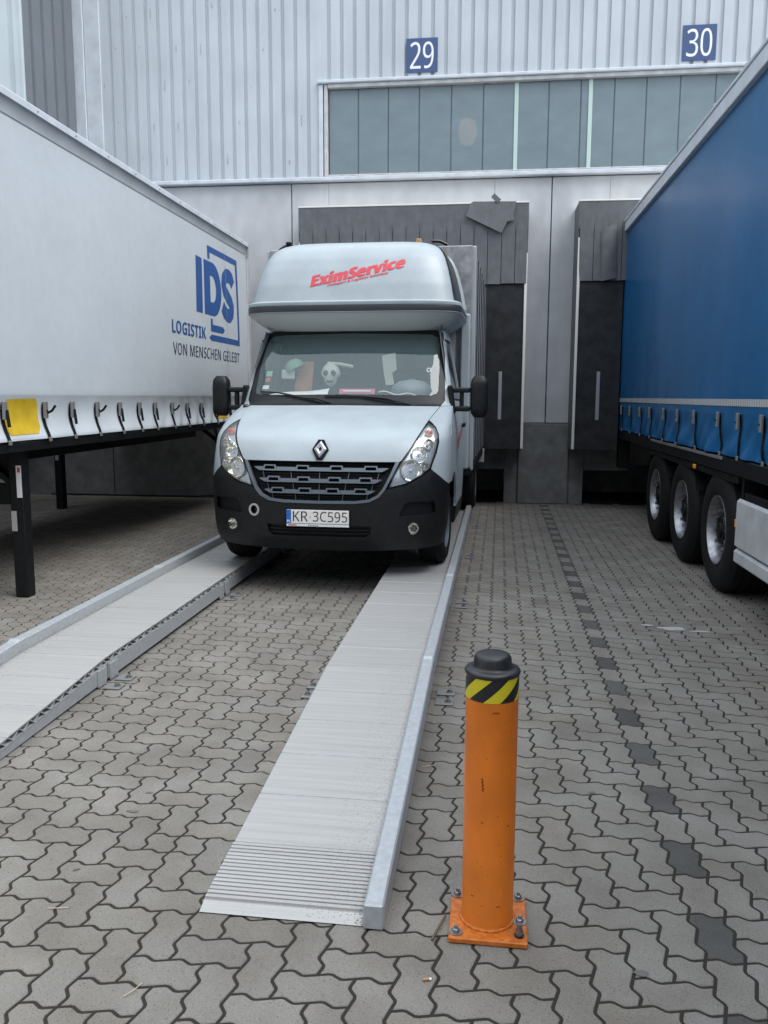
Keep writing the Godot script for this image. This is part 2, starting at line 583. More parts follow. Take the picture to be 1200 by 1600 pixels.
	mat("indicator_orange", lin(0.42, 0.17, 0.12), 0.2)
	m = mat("clear_glass", lin(0.9, 0.95, 0.95, 0.06), 0.03)
	m.transparency = BaseMaterial3D.TRANSPARENCY_ALPHA
	m = mat("windshield", lin(0.10, 0.165, 0.17, 0.34), 0.02, 0.0, 0.62)  # milky teal film paints in the haze of sky reflected by the glass
	m.transparency = BaseMaterial3D.TRANSPARENCY_ALPHA
	m = mat("side_glass", lin(0.02, 0.025, 0.028, 0.85), 0.03)
	m.transparency = BaseMaterial3D.TRANSPARENCY_ALPHA
	mat("dash", lin(0.16, 0.18, 0.185), 0.7)
	mat("seat_cloth", lin(0.05, 0.055, 0.06), 0.85)
	mat("seat_light", lin(0.30, 0.34, 0.35), 0.85)
	mat("cab_lining", lin(0.22, 0.24, 0.25), 0.85)
	mat("paper", lin(0.85, 0.87, 0.86), 0.8)
	mat("pink", lin(0.66, 0.16, 0.26), 0.6)
	mat("orange_cloth", lin(0.55, 0.25, 0.12), 0.8)
	mat("green_cloth", lin(0.22, 0.42, 0.30), 0.8)
	mat("bone", lin(0.62, 0.64, 0.56), 0.7)
	mat("plate_white", lin(0.72, 0.70, 0.66), 0.45)
	mat("plate_blue", lin(0.02, 0.12, 0.42), 0.45)
	mat("print_black", lin(0.02, 0.018, 0.016), 0.5)
	mat("print_red", lin(0.60, 0.05, 0.07), 0.5)
	m = mat("box_tarp", lin(0.24, 0.255, 0.28), 0.5)
	tri_tex(m, noise_tex(65, 0.01, 0.7, 1.0, 512, 4), 1.2)
	m = mat("box_panel", lin(0.36, 0.36, 0.37), 0.5, 0.2)
	tri_tex(m, noise_tex(66, 0.012, 0.7, 1.0, 512, 4), 1.0)
	mat("pale_stain", lin(0.36, 0.355, 0.34), 0.9)
	mat("oil_stain", lin(0.12, 0.115, 0.105), 0.8)
	mat("cork", lin(0.42, 0.22, 0.10), 0.85)
	mat("twig", lin(0.12, 0.09, 0.06), 0.9)
	mat("straw", lin(0.5, 0.44, 0.3), 0.9)
	mat("foliage", lin(0.055, 0.085, 0.03), 0.7)
	mat("rim_disc", lin(0.13, 0.13, 0.135), 0.42, 0.7)  # darker than the rim: the dish's dim reflections put into the colour
	mat("glass_joint", lin(0.09, 0.115, 0.12), 0.5)
	mat("amber", lin(0.75, 0.32, 0.03), 0.3)
	mat("lamp_red", lin(0.4, 0.02, 0.02), 0.3)

# scattered road dirt on paint: small dark marks, seamless
func dirt_tex() -> ImageTexture:
	var rng := RandomNumberGenerator.new()
	rng.seed = 77
	var S := 512
	var im := Image.create(S, S, false, Image.FORMAT_RGB8)
	im.fill(Color(1, 1, 1))
	for k in 260:
		var p := Vector2i(rng.randi() % S, rng.randi() % S)
		var g := rng.randf_range(0.62, 0.93)
		var w := 1 + rng.randi() % 2
		var h := 1 + rng.randi() % 4
		for dx in w:
			for dy in h: im.set_pixel((p.x + dx) % S, (p.y + dy) % S, Color(g, g * 0.98, g * 0.95))
	return ImageTexture.create_from_image(im)

# ramp deck: brushed streaks along the ribs, wheel scuffs and grit lying against the kerb (u = 1)
func deck_tex() -> ImageTexture:
	var rng := RandomNumberGenerator.new()
	rng.seed = 15
	var W := 512
	var Hh := 1024
	var im := Image.create(W, Hh, false, Image.FORMAT_RGB8)
	var nz := FastNoiseLite.new()
	nz.seed = 4
	nz.frequency = 0.012
	for y in Hh:
		var row := rng.randf_range(-0.022, 0.022)
		for x in W:
			var g := 0.90 + row + rng.randf_range(-0.02, 0.02) + 0.045 * nz.get_noise_2d(x * 0.10, y * 2.2)
			im.set_pixel(x, y, Color(g, g, g))
	for k in 5200:
		var e := pow(rng.randf(), 3.2)
		var x := int((1.0 - e * 0.35) * (W - 1)) if k < 4300 else rng.randi() % W
		var y := rng.randi() % Hh
		var g := rng.randf_range(0.45, 0.75)
		var l := 1 + rng.randi() % (6 if k < 4300 else 2)
		for dx in l: im.set_pixel(maxi(0, x - dx), y, Color(g, g * 0.95, g * 0.88))
	return ImageTexture.create_from_image(im)

func ribs_tex() -> ImageTexture:
	var im := Image.create(4, 2048, false, Image.FORMAT_RGB8)
	for y in 2048:
		var s := 0.5 + 0.5 * cos(TAU * 128.0 * y / 2048.0)
		for x in 4: im.set_pixel(x, y, Color(s, s, s))
	return ImageTexture.create_from_image(im)

func bollard_tex() -> ImageTexture:
	var rng := RandomNumberGenerator.new()
	rng.seed = 23
	var S := 512
	var im := Image.create(S, S, false, Image.FORMAT_RGB8)
	var nz := FastNoiseLite.new()
	nz.seed = 9
	nz.frequency = 0.01
	for y in S:
		for x in S:
			var g := 0.94 + 0.08 * nz.get_noise_3d(cos(TAU * x / S) * 80.0, sin(TAU * x / S) * 80.0, y * 1.0)
			im.set_pixel(x, y, Color(g, g * 0.99, g * 0.97))
	for k in 150:                                      # chips and scrapes
		var p := Vector2i(rng.randi() % S, rng.randi() % S)
		var w := 1 + rng.randi() % 3
		var h := 1 + rng.randi() % 3
		if rng.randf() < 0.25: w += rng.randi() % 22
		var g := rng.randf_range(0.3, 0.8)
		for dx in w:
			for dy in h: im.set_pixel((p.x + dx) % S, mini(S - 1, p.y + dy), Color(g, g * 0.85, g * 0.8))
	for k in 26:                                       # the one long scrape
		im.fill_rect(Rect2i(150 + int(3.0 * sin(k * 0.9)) - k / 8, 196 + k, 3 + k % 3, 1), Color(0.12, 0.1, 0.1))
	return ImageTexture.create_from_image(im)

func tape_tex() -> ImageTexture:
	var W := 512
	var Hh := 64
	var im := Image.create(W, Hh, false, Image.FORMAT_RGB8)
	var rng := RandomNumberGenerator.new()
	rng.seed = 2
	for y in Hh:
		for x in W:
			var s := fposmod((x / float(W)) * 5.0 + (y / float(Hh)) * 0.8, 1.0)
			var g := rng.randf_range(0.9, 1.0)
			var worn := rng.randf() < 0.006
			var c := Color(0.80, 0.74, 0.10) if s < 0.5 else Color(0.10, 0.10, 0.11)
			im.set_pixel(x, y, (Color(0.5, 0.5, 0.45) if worn else c) * g)
	return ImageTexture.create_from_image(im)

# ------------------------------------------------------------------ block paving
const U := 0.1125

func wave(t: float) -> float:
	return interp_lin(t, [0.0, 0.30, 0.39, 0.61, 0.70, 1.0], [0.0, 1.0, 0.9, -0.9, -1.0, 0.0])

func interp_lin(x: float, xs: Array, ys: Array) -> float:
	for k in xs.size() - 1:
		if x <= xs[k + 1]: return lerpf(ys[k], ys[k + 1], (x - xs[k]) / (xs[k + 1] - xs[k]))
	return ys[-1]

# outline of a wavy-edged block of w by d cells; x to the right, y away from the viewer
func block_outline(w: int, d: int) -> PackedVector2Array:
	var p := PackedVector2Array()
	var ts := [0.0, 0.30, 0.39, 0.61, 0.70]
	var ah := 0.0085
	var av := 0.0100
	for i in w:
		for t in ts: p.push_back(Vector2((i + t) * U, ah * wave(t)))
	for j in d:
		for t in ts: p.push_back(Vector2(w * U + av * wave(t), (j + t) * U))
	for i in range(w - 1, -1, -1):
		for t in [1.0, 0.70, 0.61, 0.39, 0.30]: p.push_back(Vector2((i + t) * U, d * U + ah * wave(t)))
	for j in range(d - 1, -1, -1):
		for t in [1.0, 0.70, 0.61, 0.39, 0.30]: p.push_back(Vector2(av * wave(t), (j + t) * U))
	return p

class Block:
	var outer: PackedVector2Array
	var inner: PackedVector2Array
	var ix: PackedInt32Array

func make_block(w: int, d: int) -> Block:
	var b := Block.new()
	var mid := Vector2(w, d) * U * 0.5
	var o := MB.inset(block_outline(w, d), 0.0051)
	b.outer = PackedVector2Array()
	b.inner = PackedVector2Array()
	for p in o: b.outer.push_back(p - mid)
	for p in MB.inset(o, 0.0024): b.inner.push_back(p - mid)
	b.ix = Geometry2D.triangulate_polygon(b.inner)
	return b

func add_block(mb: MB, b: Block, at: Vector3, tone: Color, tx: float, tz: float):
	mb.col = tone
	var up := Vector3(-tx, 1, -tz).normalized()
	var P := []; var Q := []; var R := []
	for p in b.inner: P.append(at + Vector3(p.x, p.x * tx - p.y * tz, -p.y))
	for p in b.outer:
		Q.append(at + Vector3(p.x, p.x * tx - p.y * tz - 0.0020, -p.y))
		R.append(at + Vector3(p.x, p.x * tx - p.y * tz - 0.022, -p.y))
	for k in range(0, b.ix.size(), 3):
		mb.tri_n(P[b.ix[k]], P[b.ix[k + 1]], P[b.ix[k + 2]], up, up, up)
	var m := P.size()
	for k in m:
		var l := (k + 1) % m
		mb.quad(P[k], P[l], Q[l], Q[k])
		mb.quad(Q[k], Q[l], R[l], R[k])

func build_ground():
	var g := structure("ground")
	var mb := MB.new()
	mb.quad(Vector3(-250, -0.035, -250), Vector3(250, -0.035, -250), Vector3(250, -0.035, 250), Vector3(-250, -0.035, 250))
	part(g, "yard_surface", mb, M.yard)
	var pv := structure("pavement")
	pv.rotation.y = deg_to_rad(-0.9)
	mb = MB.new()
	mb.quad(Vector3(-10.4, -0.0026, -14.3), Vector3(6.2, -0.0026, -14.3), Vector3(6.2, -0.0026, -0.2), Vector3(-10.4, -0.0026, -0.2))
	part(pv, "joint_sand", mb, M.joint_sand)
	var kinds := [make_block(2, 1), make_block(1, 2), make_block(1, 1)]
	var X0 := 0.640
	var Z0 := -2.370
	var list := []
	var rng := RandomNumberGenerator.new()
	rng.seed = 12
	var lo_i := int(floor((-9.9 - X0) / U))
	var hi_i := int(ceil((5.7 - X0) / U))
	var lo_j := int(floor((Z0 + 0.6) / U * -1.0))
	lo_j = -16
	var hi_j := 96
	for j in range(lo_j, hi_j):
		for i in range(lo_i, hi_i):
			if i == 0:
				if posmod(j, 2) == 0: list.append([1, 0, j, posmod(j, 4) == 0])
				continue
			var r := posmod(i - j, 4)
			if r == 0:
				var halves: bool = i == -1 or (posmod(i, 10) == 3 and posmod(j, 8) < 4) or rng.randf() < 0.01
				if halves:
					list.append([2, i, j, false])
					if i != -1: list.append([2, i + 1, j, false])
				else: list.append([0, i, j, false])
			elif r == 1 and i == 1: list.append([2, i, j, false])
			elif r == 3: list.append([1, i, j, false])
	var items := []
	var cam := Vector3(0, 1.65, 0)
	for e in list:
		var wd: Vector2 = [Vector2(2, 1), Vector2(1, 2), Vector2(1, 1)][e[0]]
		var at := Vector3(X0 + (e[1] + wd.x * 0.5) * U, rng.randf_range(-0.0007, 0.0007), Z0 - (e[2] + wd.y * 0.5) * U)
		if at.z > -0.35: continue
		var tone := rng.randf_range(0.95, 1.05)
		if rng.randf() < 0.02: tone *= 0.9
		var c := Color(0.352, 0.331, 0.296) * tone
		if rng.randf() < 0.15: c = c * Color(1.01, 1.0, 0.98)
		if e[3]: c = Color(0.150, 0.148, 0.143) * rng.randf_range(0.85, 1.2)
		var d := at - cam
		var w := d.rotated(Vector3.UP, deg_to_rad(-7.85))
		var depth := -w.z * 0.9905 + 1.65 * 0.137
		var sx := w.x / depth
		var sy := (w.y * 0.9905 - w.z * 0.137) / depth
		var seen := absf(sx) < 0.475 and sy > -0.64
		var shaded := (at.x > -0.95 and at.x < -0.25 or at.x < -2.1 and at.x > -2.8) and at.z < -2.4
		items.append([d.length() + (0.0 if seen and not shaded else 100.0), e[0], at, c, rng.randf_range(-0.004, 0.004), rng.randf_range(-0.004, 0.004)])
	items.sort_custom(func(a, b): return a[0] < b[0])
	var rest := MB.new()
	rest.colored = true
	var cache := {}
	for k in items.size():
		var it = items[k]
		if k < 300:
			var q := int(round(it[3].r * 40.0))
			var key := [it[1], q, int(it[4] > 0.0), int(it[5] > 0.0)]
			if not cache.has(key):
				var one := MB.new()
				one.colored = true
				add_block(one, kinds[it[1]], Vector3.ZERO, it[3], it[4], it[5])
				cache[key] = one.mesh()
			part(pv, "paver", cache[key], M.paver, it[2])
		else:
			add_block(rest, kinds[it[1]], it[2], it[3], it[4], it[5])
	for q in [[1.27, -6.05, 0.12, 0.06, 0], [1.44, -6.0, 0.07, 0.03, 0], [1.10, -6.12, 0.05, 0.03, 0], [-1.42, -2.97, 0.03, 0.012, 1], [-1.42, -3.13, 0.02, 0.010, 1], [-1.44, -2.55, 0.014, 0.012, 1], [0.44, -2.28, 0.028, 0.016, 1], [-1.5, -4.9, 0.03, 0.015, 1], [0.42, -3.4, 0.02, 0.012, 1]]:
		var st := MB.new()
		var pl := PackedVector2Array()
		for k in 14:
			var rr := rng.randf_range(0.55, 1.1)
			pl.push_back(Vector2(cos(TAU * k / 14.0) * q[2] * rr, sin(TAU * k / 14.0) * q[3] * rr))
		st.poly(pl, Transform3D(Basis(Vector3.RIGHT, -PI / 2), Vector3(q[0], 0.0026, q[1])))
		part(pv, "stain", st, M.pale_stain if q[4] == 0 else M.oil_stain)
	var o := part(pv, "pavers_beyond", rest, M.paver)
	o.set_meta("kind", "stuff")

# ------------------------------------------------------------------ warehouse
const ZW := -13.1

# trapezoid ribbed sheet facing +z, ribs upright; from x0 to x1, y0 to y1
func ribbed(mb: MB, x0: float, x1: float, y0: float, y1: float, z: float, pitch: float, depth: float):
	var x := x0
	while x < x1 - 1e-4:
		var xs := [x, x + pitch * 0.66, x + pitch * 0.69, x + pitch * 0.92, x + pitch * 0.95, x + pitch]
		var zs := [0.0, 0.0, -depth, -depth, 0.0, 0.0]
		for k in 5:
			var a: float = minf(xs[k], x1); var b: float = minf(xs[k + 1], x1)
			if b - a < 1e-5: continue
			mb.quad(Vector3(a, y1, z + zs[k]), Vector3(b, y1, z + zs[k + 1]), Vector3(b, y0, z + zs[k + 1]), Vector3(a, y0, z + zs[k]))
		x += pitch

func wall_box(x0: float, x1: float, y0: float, y1: float, z0: float, z1: float, bev := 0.006) -> MB:
	return mbox(Vector3((x0 + x1) / 2, (y0 + y1) / 2, (z0 + z1) / 2), Vector3(x1 - x0, y1 - y0, z1 - z0), bev)

func build_warehouse():
	var b := thing("warehouse", "long loading warehouse with pale ribbed metal cladding above grey concrete panels", "building")
	# concrete panels between the docks; joints are real gaps of 15 mm
	var g := 0.0075
	for s in [[-16.0, -9.1], [-9.1, -6.1], [-6.1, -3.05], [-3.05, -2.46], [0.05, 0.9], [0.9, 1.75]]:
		part(b, "concrete_panel", wall_box(s[0] + g, s[1] - g, 1.258, 4.88, ZW - 0.3, ZW), M.concrete)
	for s in [[-2.46, 0.05], [1.75, 4.2]]:
		part(b, "lintel_panel", wall_box(s[0] - g + 0.002, s[1] + g - 0.002, 3.6, 4.88, ZW - 0.3, ZW - 0.002), M.concrete)
	for s in [[-16.0, -9.1], [-9.1, -6.1], [-6.1, -3.05], [-3.05, -2.46]]:
		part(b, "shaded_base_panel", wall_box(s[0] + g, s[1] - g, 0.0, 1.248, ZW - 0.3, ZW + 0.01), M.dock_and_shade_concrete)  # darker tone paints in the shade low on the wall behind the swap body
	for s in [[4.2, 4.9], [4.9, 8.9], [8.9, 13.0]]:
		part(b, "concrete_panel", wall_box(s[0] + g, s[1] - g, 0.0, 4.88, ZW - 0.3, ZW), M.concrete)
	# pier foot and the dock fronts with the pits under them
	part(b, "pier", wall_box(0.5, 1.27, 0.0, 1.248, ZW - 0.3, ZW + 0.03, 0.012), M.dock_and_shade_concrete)
	for s in [[0.29, 0.495], [1.275, 1.5]]:
		part(b, "dock_jamb", wall_box(s[0], s[1], 0.0, 0.9, ZW - 0.3, ZW - 0.02), M.dock_and_shade_concrete)
	for s in [[-2.45, 0.288], [1.502, 4.2]]:
		part(b, "dock_ledge", wall_box(s[0], s[1], 0.53, 1.2, ZW - 0.3, ZW - 0.025, 0.01), M.dock_and_shade_concrete)
		part(b, "pit_back", wall_box(s[0] - 0.2, s[1] + 0.2, 0.0, 1.2, ZW - 1.9, ZW - 1.8, 0.0), M.dock_and_shade_concrete)
		part(b, "dock_floor", wall_box(s[0] - 0.2, s[1] + 0.2, 1.05, 1.198, ZW - 6.0, ZW - 0.31, 0.0), M.dock_and_shade_concrete)
		part(b, "dock_door", wall_box(s[0] - 0.1, s[1] + 0.1, 1.2, 3.6, ZW - 0.36, ZW - 0.31, 0.0), M.hall_inside)
	# metal cladding: left bay, above and right of the window band
	var mb := MB.new()
	ribbed(mb, -6.02, -2.60, 4.95, 9.4, ZW + 0.05, 0.194, 0.030)
	part(b, "cladding", mb, M.cladding)
	mb = MB.new()
	ribbed(mb, -2.60, 12.6, 6.33, 9.4, ZW + 0.05, 0.194, 0.030)
	part(b, "cladding", mb, M.cladding)
	for s in [[-6.02, -2.60, 4.95], [-2.60, 12.6, 6.33]]:      # what carries the sheets
		part(b, "cladding_backing", wall_box(s[0], s[1], s[2], 9.4, ZW - 0.28, ZW, 0.0), M.concrete)
	var rng := RandomNumberGenerator.new()
	rng.seed = 6
	for k in 24:                                              # screws holding the sheets
		mb = MB.new()
		var x := -6.02 + 0.194 * (k % 17) + 0.05
		mb.cyl(Vector3(x, 5.15 + 0.55 * (k % 5) + rng.randf() * 0.2, ZW + 0.048), Vector3(x, 5.15 + 0.55 * (k % 5) + rng.randf() * 0.2, ZW + 0.056), 0.008, 0.006, 8)
		part(b, "screw", mb, M.galvanised)
	part(b, "corner_trim", wall_box(-6.27, -6.02, 4.0, 9.4, ZW - 0.2, ZW + 0.07, 0.006), M.trim)
	part(b, "corner_trim", wall_box(-6.45, -6.275, 3.2, 9.4, ZW - 0.2, ZW + 0.10, 0.006), M.trim)
	part(b, "sill_flashing", wall_box(-6.02, 12.6, 4.895, 4.955, ZW - 0.2, ZW + 0.10, 0.01), M.trim)
	part(b, "head_flashing", wall_box(-2.62, 12.6, 6.285, 6.335, ZW - 0.2, ZW + 0.115, 0.01), M.trim)
	part(b, "jamb_flashing", wall_box(-2.60, -2.535, 4.96, 6.28, ZW - 0.2, ZW + 0.085, 0.006), M.trim)
	# window band of upright glass planks
	var w := Node3D.new()
	w.name = "window"
	b.add_child(w)
	part(w, "frame", wall_box(-2.52, -2.465, 4.96, 6.28, ZW - 0.1, ZW + 0.075, 0.006), M.frame_white)
	part(w, "frame", wall_box(-2.46, 8.0, 6.225, 6.282, ZW - 0.1, ZW + 0.085, 0.006), M.frame_white)
	part(w, "frame", wall_box(-2.46, 8.0, 4.958, 4.985, ZW - 0.1, ZW + 0.075, 0.006), M.frame_white)
	var joints := [-2.455, -2.005, -1.55, -1.085, -0.607, -0.135, 0.345, 0.815, 1.275, 1.41, 1.75, 2.20, 2.67, 3.16, 3.63, 4.10, 4.57, 5.04, 5.51, 5.98, 6.45, 6.92, 7.39, 7.95]
	for k in joints.size() - 1:
		var gp := 0.006
		part(w, "pane", wall_box(joints[k] + gp, joints[k + 1] - gp, 4.99, 6.22, ZW + 0.0, ZW + 0.012, 0.004), M.pane)
		if k > 0:
			if k in [6, 9]: part(w, "glass_edge", wall_box(joints[k] - 0.028, joints[k] + 0.03, 4.99, 6.22, ZW + 0.013, ZW + 0.026, 0.003), M.glass_edge)
			else: part(w, "mullion", wall_box(joints[k] - 0.005, joints[k] + 0.005, 4.99, 6.22, ZW - 0.06, ZW + 0.0135, 0.0), M.glass_joint)
	# the hall behind the glass
	part(b, "hall_back", wall_box(-6.0, 12.6, 3.6, 9.4, ZW - 6.1, ZW - 6.0, 0.0), M.hall_inside)
	part(b, "hall_floor", wall_box(-6.0, 12.6, 3.5, 3.6, ZW - 6.0, ZW - 0.31, 0.0), M.hall_inside)
	part(b, "roof", wall_box(-6.4, 12.8, 9.4, 9.6, ZW - 8.0, ZW + 0.2, 0.02), M.trim)
	part(b, "end_wall", wall_box(12.61, 12.8, 0.0, 9.4, ZW - 8.0, ZW + 0.05, 0.0), M.cladding)
	part(b, "rear_wall", wall_box(-6.4, 12.6, 0.0, 9.4, ZW - 8.0, ZW - 7.9, 0.0), M.cladding)
	part(b, "partition", wall_box(-6.4, -6.2, 0.0, 9.4, ZW - 7.9, ZW - 0.31, 0.0), M.hall_inside)
	# the lit lamp that shows through one pane
	var lamp := thing("hall_lamp", "warm hall lamp glowing behind the frosted glass band", "lamp", Vector3(-0.37, 5.62, ZW - 0.22))
	mb = MB.new()
	mb.lathe([Vector2(0, -0.20), Vector2(0.09, -0.17), Vector2(0.14, -0.07), Vector2(0.145, 0.06), Vector2(0.10, 0.17), Vector2(0, 0.20)], Transform3D(), 20)
	part(lamp, "bulb", mb, M.lamp_glow)
	mb = MB.new()
	mb.cyl(Vector3(0, 0.20, 0), Vector3(0, 3.78, 0), 0.012, 0.012, 8)
	part(lamp, "suspension", mb, M.black_steel)
	var ol := OmniLight3D.new()
	ol.light_color = Color(1.0, 0.8, 0.5)
	ol.light_energy = 0.12
	ol.light_size = 0.11
	ol.omni_range = 20.0
	ol.omni_attenuation = 2.0
	ol.shadow_enabled = true
	lamp.add_child(ol)

	# the wing that stands forward at the end of the wall
	var a := thing("annex", "projecting wing with white ribbed front and dark grey ribbed side", "building")
	mb = MB.new()
	ribbed(mb, -14.0, -6.42, 3.2, 9.4, -11.43, 0.30, 0.03)
	part(a, "front_cladding", mb, M.white_cladding)
	mb = MB.new()
	var side := MB.new()
	ribbed(side, 0.0, 1.58, 3.2, 9.4, 0.0, 0.315, 0.035)
	for k in side.v.size():     # turn the sheet to face the yard
		side.v[k] = Vector3(-6.40 + side.v[k].z, side.v[k].y, -11.45 - side.v[k].x)
		side.n[k] = Vector3(side.n[k].z, side.n[k].y, -side.n[k].x)
	part(a, "side_cladding", side, M.dark_cladding)
	part(a, "corner_trim", wall_box(-6.425, -6.385, 3.2, 9.4, -11.46, -11.42, 0.004), M.white_cladding)
	part(a, "body", wall_box(-14.0, -6.46, 3.15, 9.4, -12.98, -11.5, 0.0), M.white_cladding)
	part(a, "roof", wall_box(-14.0, -6.38, 9.4, 9.55, -13.0, -11.35, 0.01), M.trim)

func number_sign(num: String, x: float, called_label: String):
	var s := thing("dock_number_sign", called_label, "sign", Vector3(x, 6.635, ZW + 0.056), 0.0, "dock number signs on the cladding")
	part(s, "plate", mbox(Vector3(0, 0, 0.004), Vector3(0.465, 0.475, 0.006), 0.002), M.sign_blue)
	var put := func(u): return Vector3(u.x - 0.175, u.y - 0.185, 0.0085)
	lettering(s, "digit", num.substr(0, 1), 0.0, 0.158, 0.37, put, M.sign_white)
	put = func(u): return Vector3(u.x + 0.015, u.y - 0.185, 0.0085)
	lettering(s, "digit", num.substr(1, 1), 0.0, 0.158, 0.37, put, M.sign_white)

# ------------------------------------------------------------------ dock shelters
func shelter(x0: float, x1: float, label: String, first: bool):
	var s := thing("dock_shelter", label, "dock shelter", Vector3(0, 0, 0), 0.0, "dock shelters on the loading bays")
	var zf := -12.5
	part(s, "top_canopy", wall_box(x0, x1, 4.33, 4.39, ZW + 0.002, zf, 0.006), M.shelter_fabric)
	part(s, "top_edge", wall_box(x0, x1, 4.392, 4.415, ZW + 0.002, zf + 0.01, 0.003), M.edge_white)
	part(s, "head_panel", wall_box(x0, x1, 4.02, 4.388, zf - 0.012, zf + 0.004, 0.003), M.shelter_fabric)
	for sd in 2:
		var xa := x0 if sd == 0 else x1
		var sg := 1.0 if sd == 0 else -1.0
		part(s, "side_wall", wall_box(minf(xa, xa + sg * 0.02), maxf(xa, xa + sg * 0.02), 0.88, 4.33, ZW + 0.002, zf - 0.014, 0.002), M.shelter_fabric)
		part(s, "side_curtain", wall_box(minf(xa + sg * 0.03, xa + sg * 0.66), maxf(xa + sg * 0.03, xa + sg * 0.66), 0.88, 4.33, zf - 0.035, zf - 0.016, 0.004), M.shelter_dark)
		part(s, "edge_strip", wall_box(minf(xa + sg * 0.002, xa + sg * 0.04), maxf(xa + sg * 0.002, xa + sg * 0.04), 0.89, 3.9 if sd == 0 else 3.7, zf - 0.014, zf + 0.004, 0.003), M.edge_white)
		part(s, "reflector", wall_box(xa + sg * 0.355 - 0.025, xa + sg * 0.355 + 0.025, 1.32, 2.02, zf - 0.014, zf - 0.008, 0.002), M.reflector_grey)
	var rng := RandomNumberGenerator.new()
	rng.seed = int(x0 * 10) + 50
	var x := x0 + 0.02
	var k := 0
	while x < x1 - 0.05:
		var w := minf(0.197, x1 - 0.012 - x)
		var low := 3.26 + rng.randf_range(-0.02, 0.02)
		if not first and x < x0 + 0.62: low = 3.30 + rng.randf_range(-0.02, 0.02)
		var rows := []
		var tw := rng.randf_range(-0.006, 0.006)
		for i in 7:
			var t := i / 6.0
			var y := lerpf(4.10, low, t)
			rows.append([Vector3(x + 0.004, y, zf + 0.010 + tw * t + 0.003 * sin(t * 5.0 + k)), Vector3(x + w * 0.5, y, zf + 0.013 + 0.003 * sin(t * 4.0 + k * 2.0)), Vector3(x + w - 0.004, y, zf + 0.012 - tw * t + 0.003 * sin(t * 6.0 + k * 1.3))])
		var mb := MB.new()
		mb.grid(rows)
		var back := []
		for r in rows:
			var q := []
			for p in r: q.append(p - Vector3(0, 0, 0.004))
			back.append(q)
		mb.grid(back)
		mb.quad(rows[6][0], rows[6][2], back[6][2], back[6][0])
		part(s, "curtain_strip", mb, M.shelter_fabric)
		x += 0.197
		k += 1
	if first:
		var fl := MB.new()
		var pts := V2([-0.29, -0.01, -0.25, 0.02, 0.36, 0.01, 0.34, -0.12, 0.32, -0.17, 0.34, -0.25, 0.24, -0.27, 0.16, -0.43, -0.35, -0.18])
		fl.prism(pts, 0.006, Transform3D(Basis(Vector3.RIGHT, deg_to_rad(-5.0)), Vector3(0, 4.4, zf + 0.032)), 0.0)
		part(s, "torn_flap", fl, M.shelter_fabric)
		part(s, "flap_end", mbox(Vector3(0.075, 4.455, zf + 0.04), Vector3(0.07, 0.13, 0.012), 0.003, Basis(Vector3(0, 0, 1), deg_to_rad(48))), M.shelter_fabric)
	else:
		var fl := MB.new()
		var rows := []
		for i in 8:
			var t := i / 7.0
			rows.append([Vector3(1.56 + 0.03 * t, lerpf(4.0, 3.29, t), zf + 0.03), Vector3(1.68 + 0.02 * t, lerpf(4.04, 3.31, t), zf + 0.06 + 0.03 * sin(t * 3.0)), Vector3(1.77 + 0.03 * t, lerpf(4.08, 3.33, t), zf + 0.03)])
		fl.grid(rows)
		part(s, "folded_flap", fl, M.shelter_fabric)

func cable():
	var c := thing("wall_cable", "thin dark cable looping down the wall behind the white swap body", "cable")
	var mb := MB.new()
	var pts := []
	var z := ZW + 0.02
	var raw := [[-4.34, 1.40], [-4.33, 1.05], [-4.30, 0.75], [-4.22, 0.48], [-4.19, 0.28], [-4.24, 0.10], [-4.36, 0.035], [-4.7, 0.02], [-5.4, 0.018], [-6.6, 0.02], [-7.4, 0.016]]
	for k in raw.size() - 1:
		for s in 4:
			var t := s / 4.0
			pts.append(Vector3(lerpf(raw[k][0], raw[k + 1][0], t), lerpf(raw[k][1], raw[k + 1][1], t), z + (0.02 if k > 6 else 0.0)))
	mb.tube(pts, 0.012, 6)
	part(c, "cord", mb, M.webbing)

# ------------------------------------------------------------------ ramps
const RAMP_S := [0.0, 2.05, 4.15, 6.2, 8.2, 10.1]
const RAMP_H := [0.012, 0.155, 0.168, 0.168, 0.168, 0.168]

func ramp_h(s: float) -> float:
	return interp_lin(s, RAMP_S, RAMP_H)

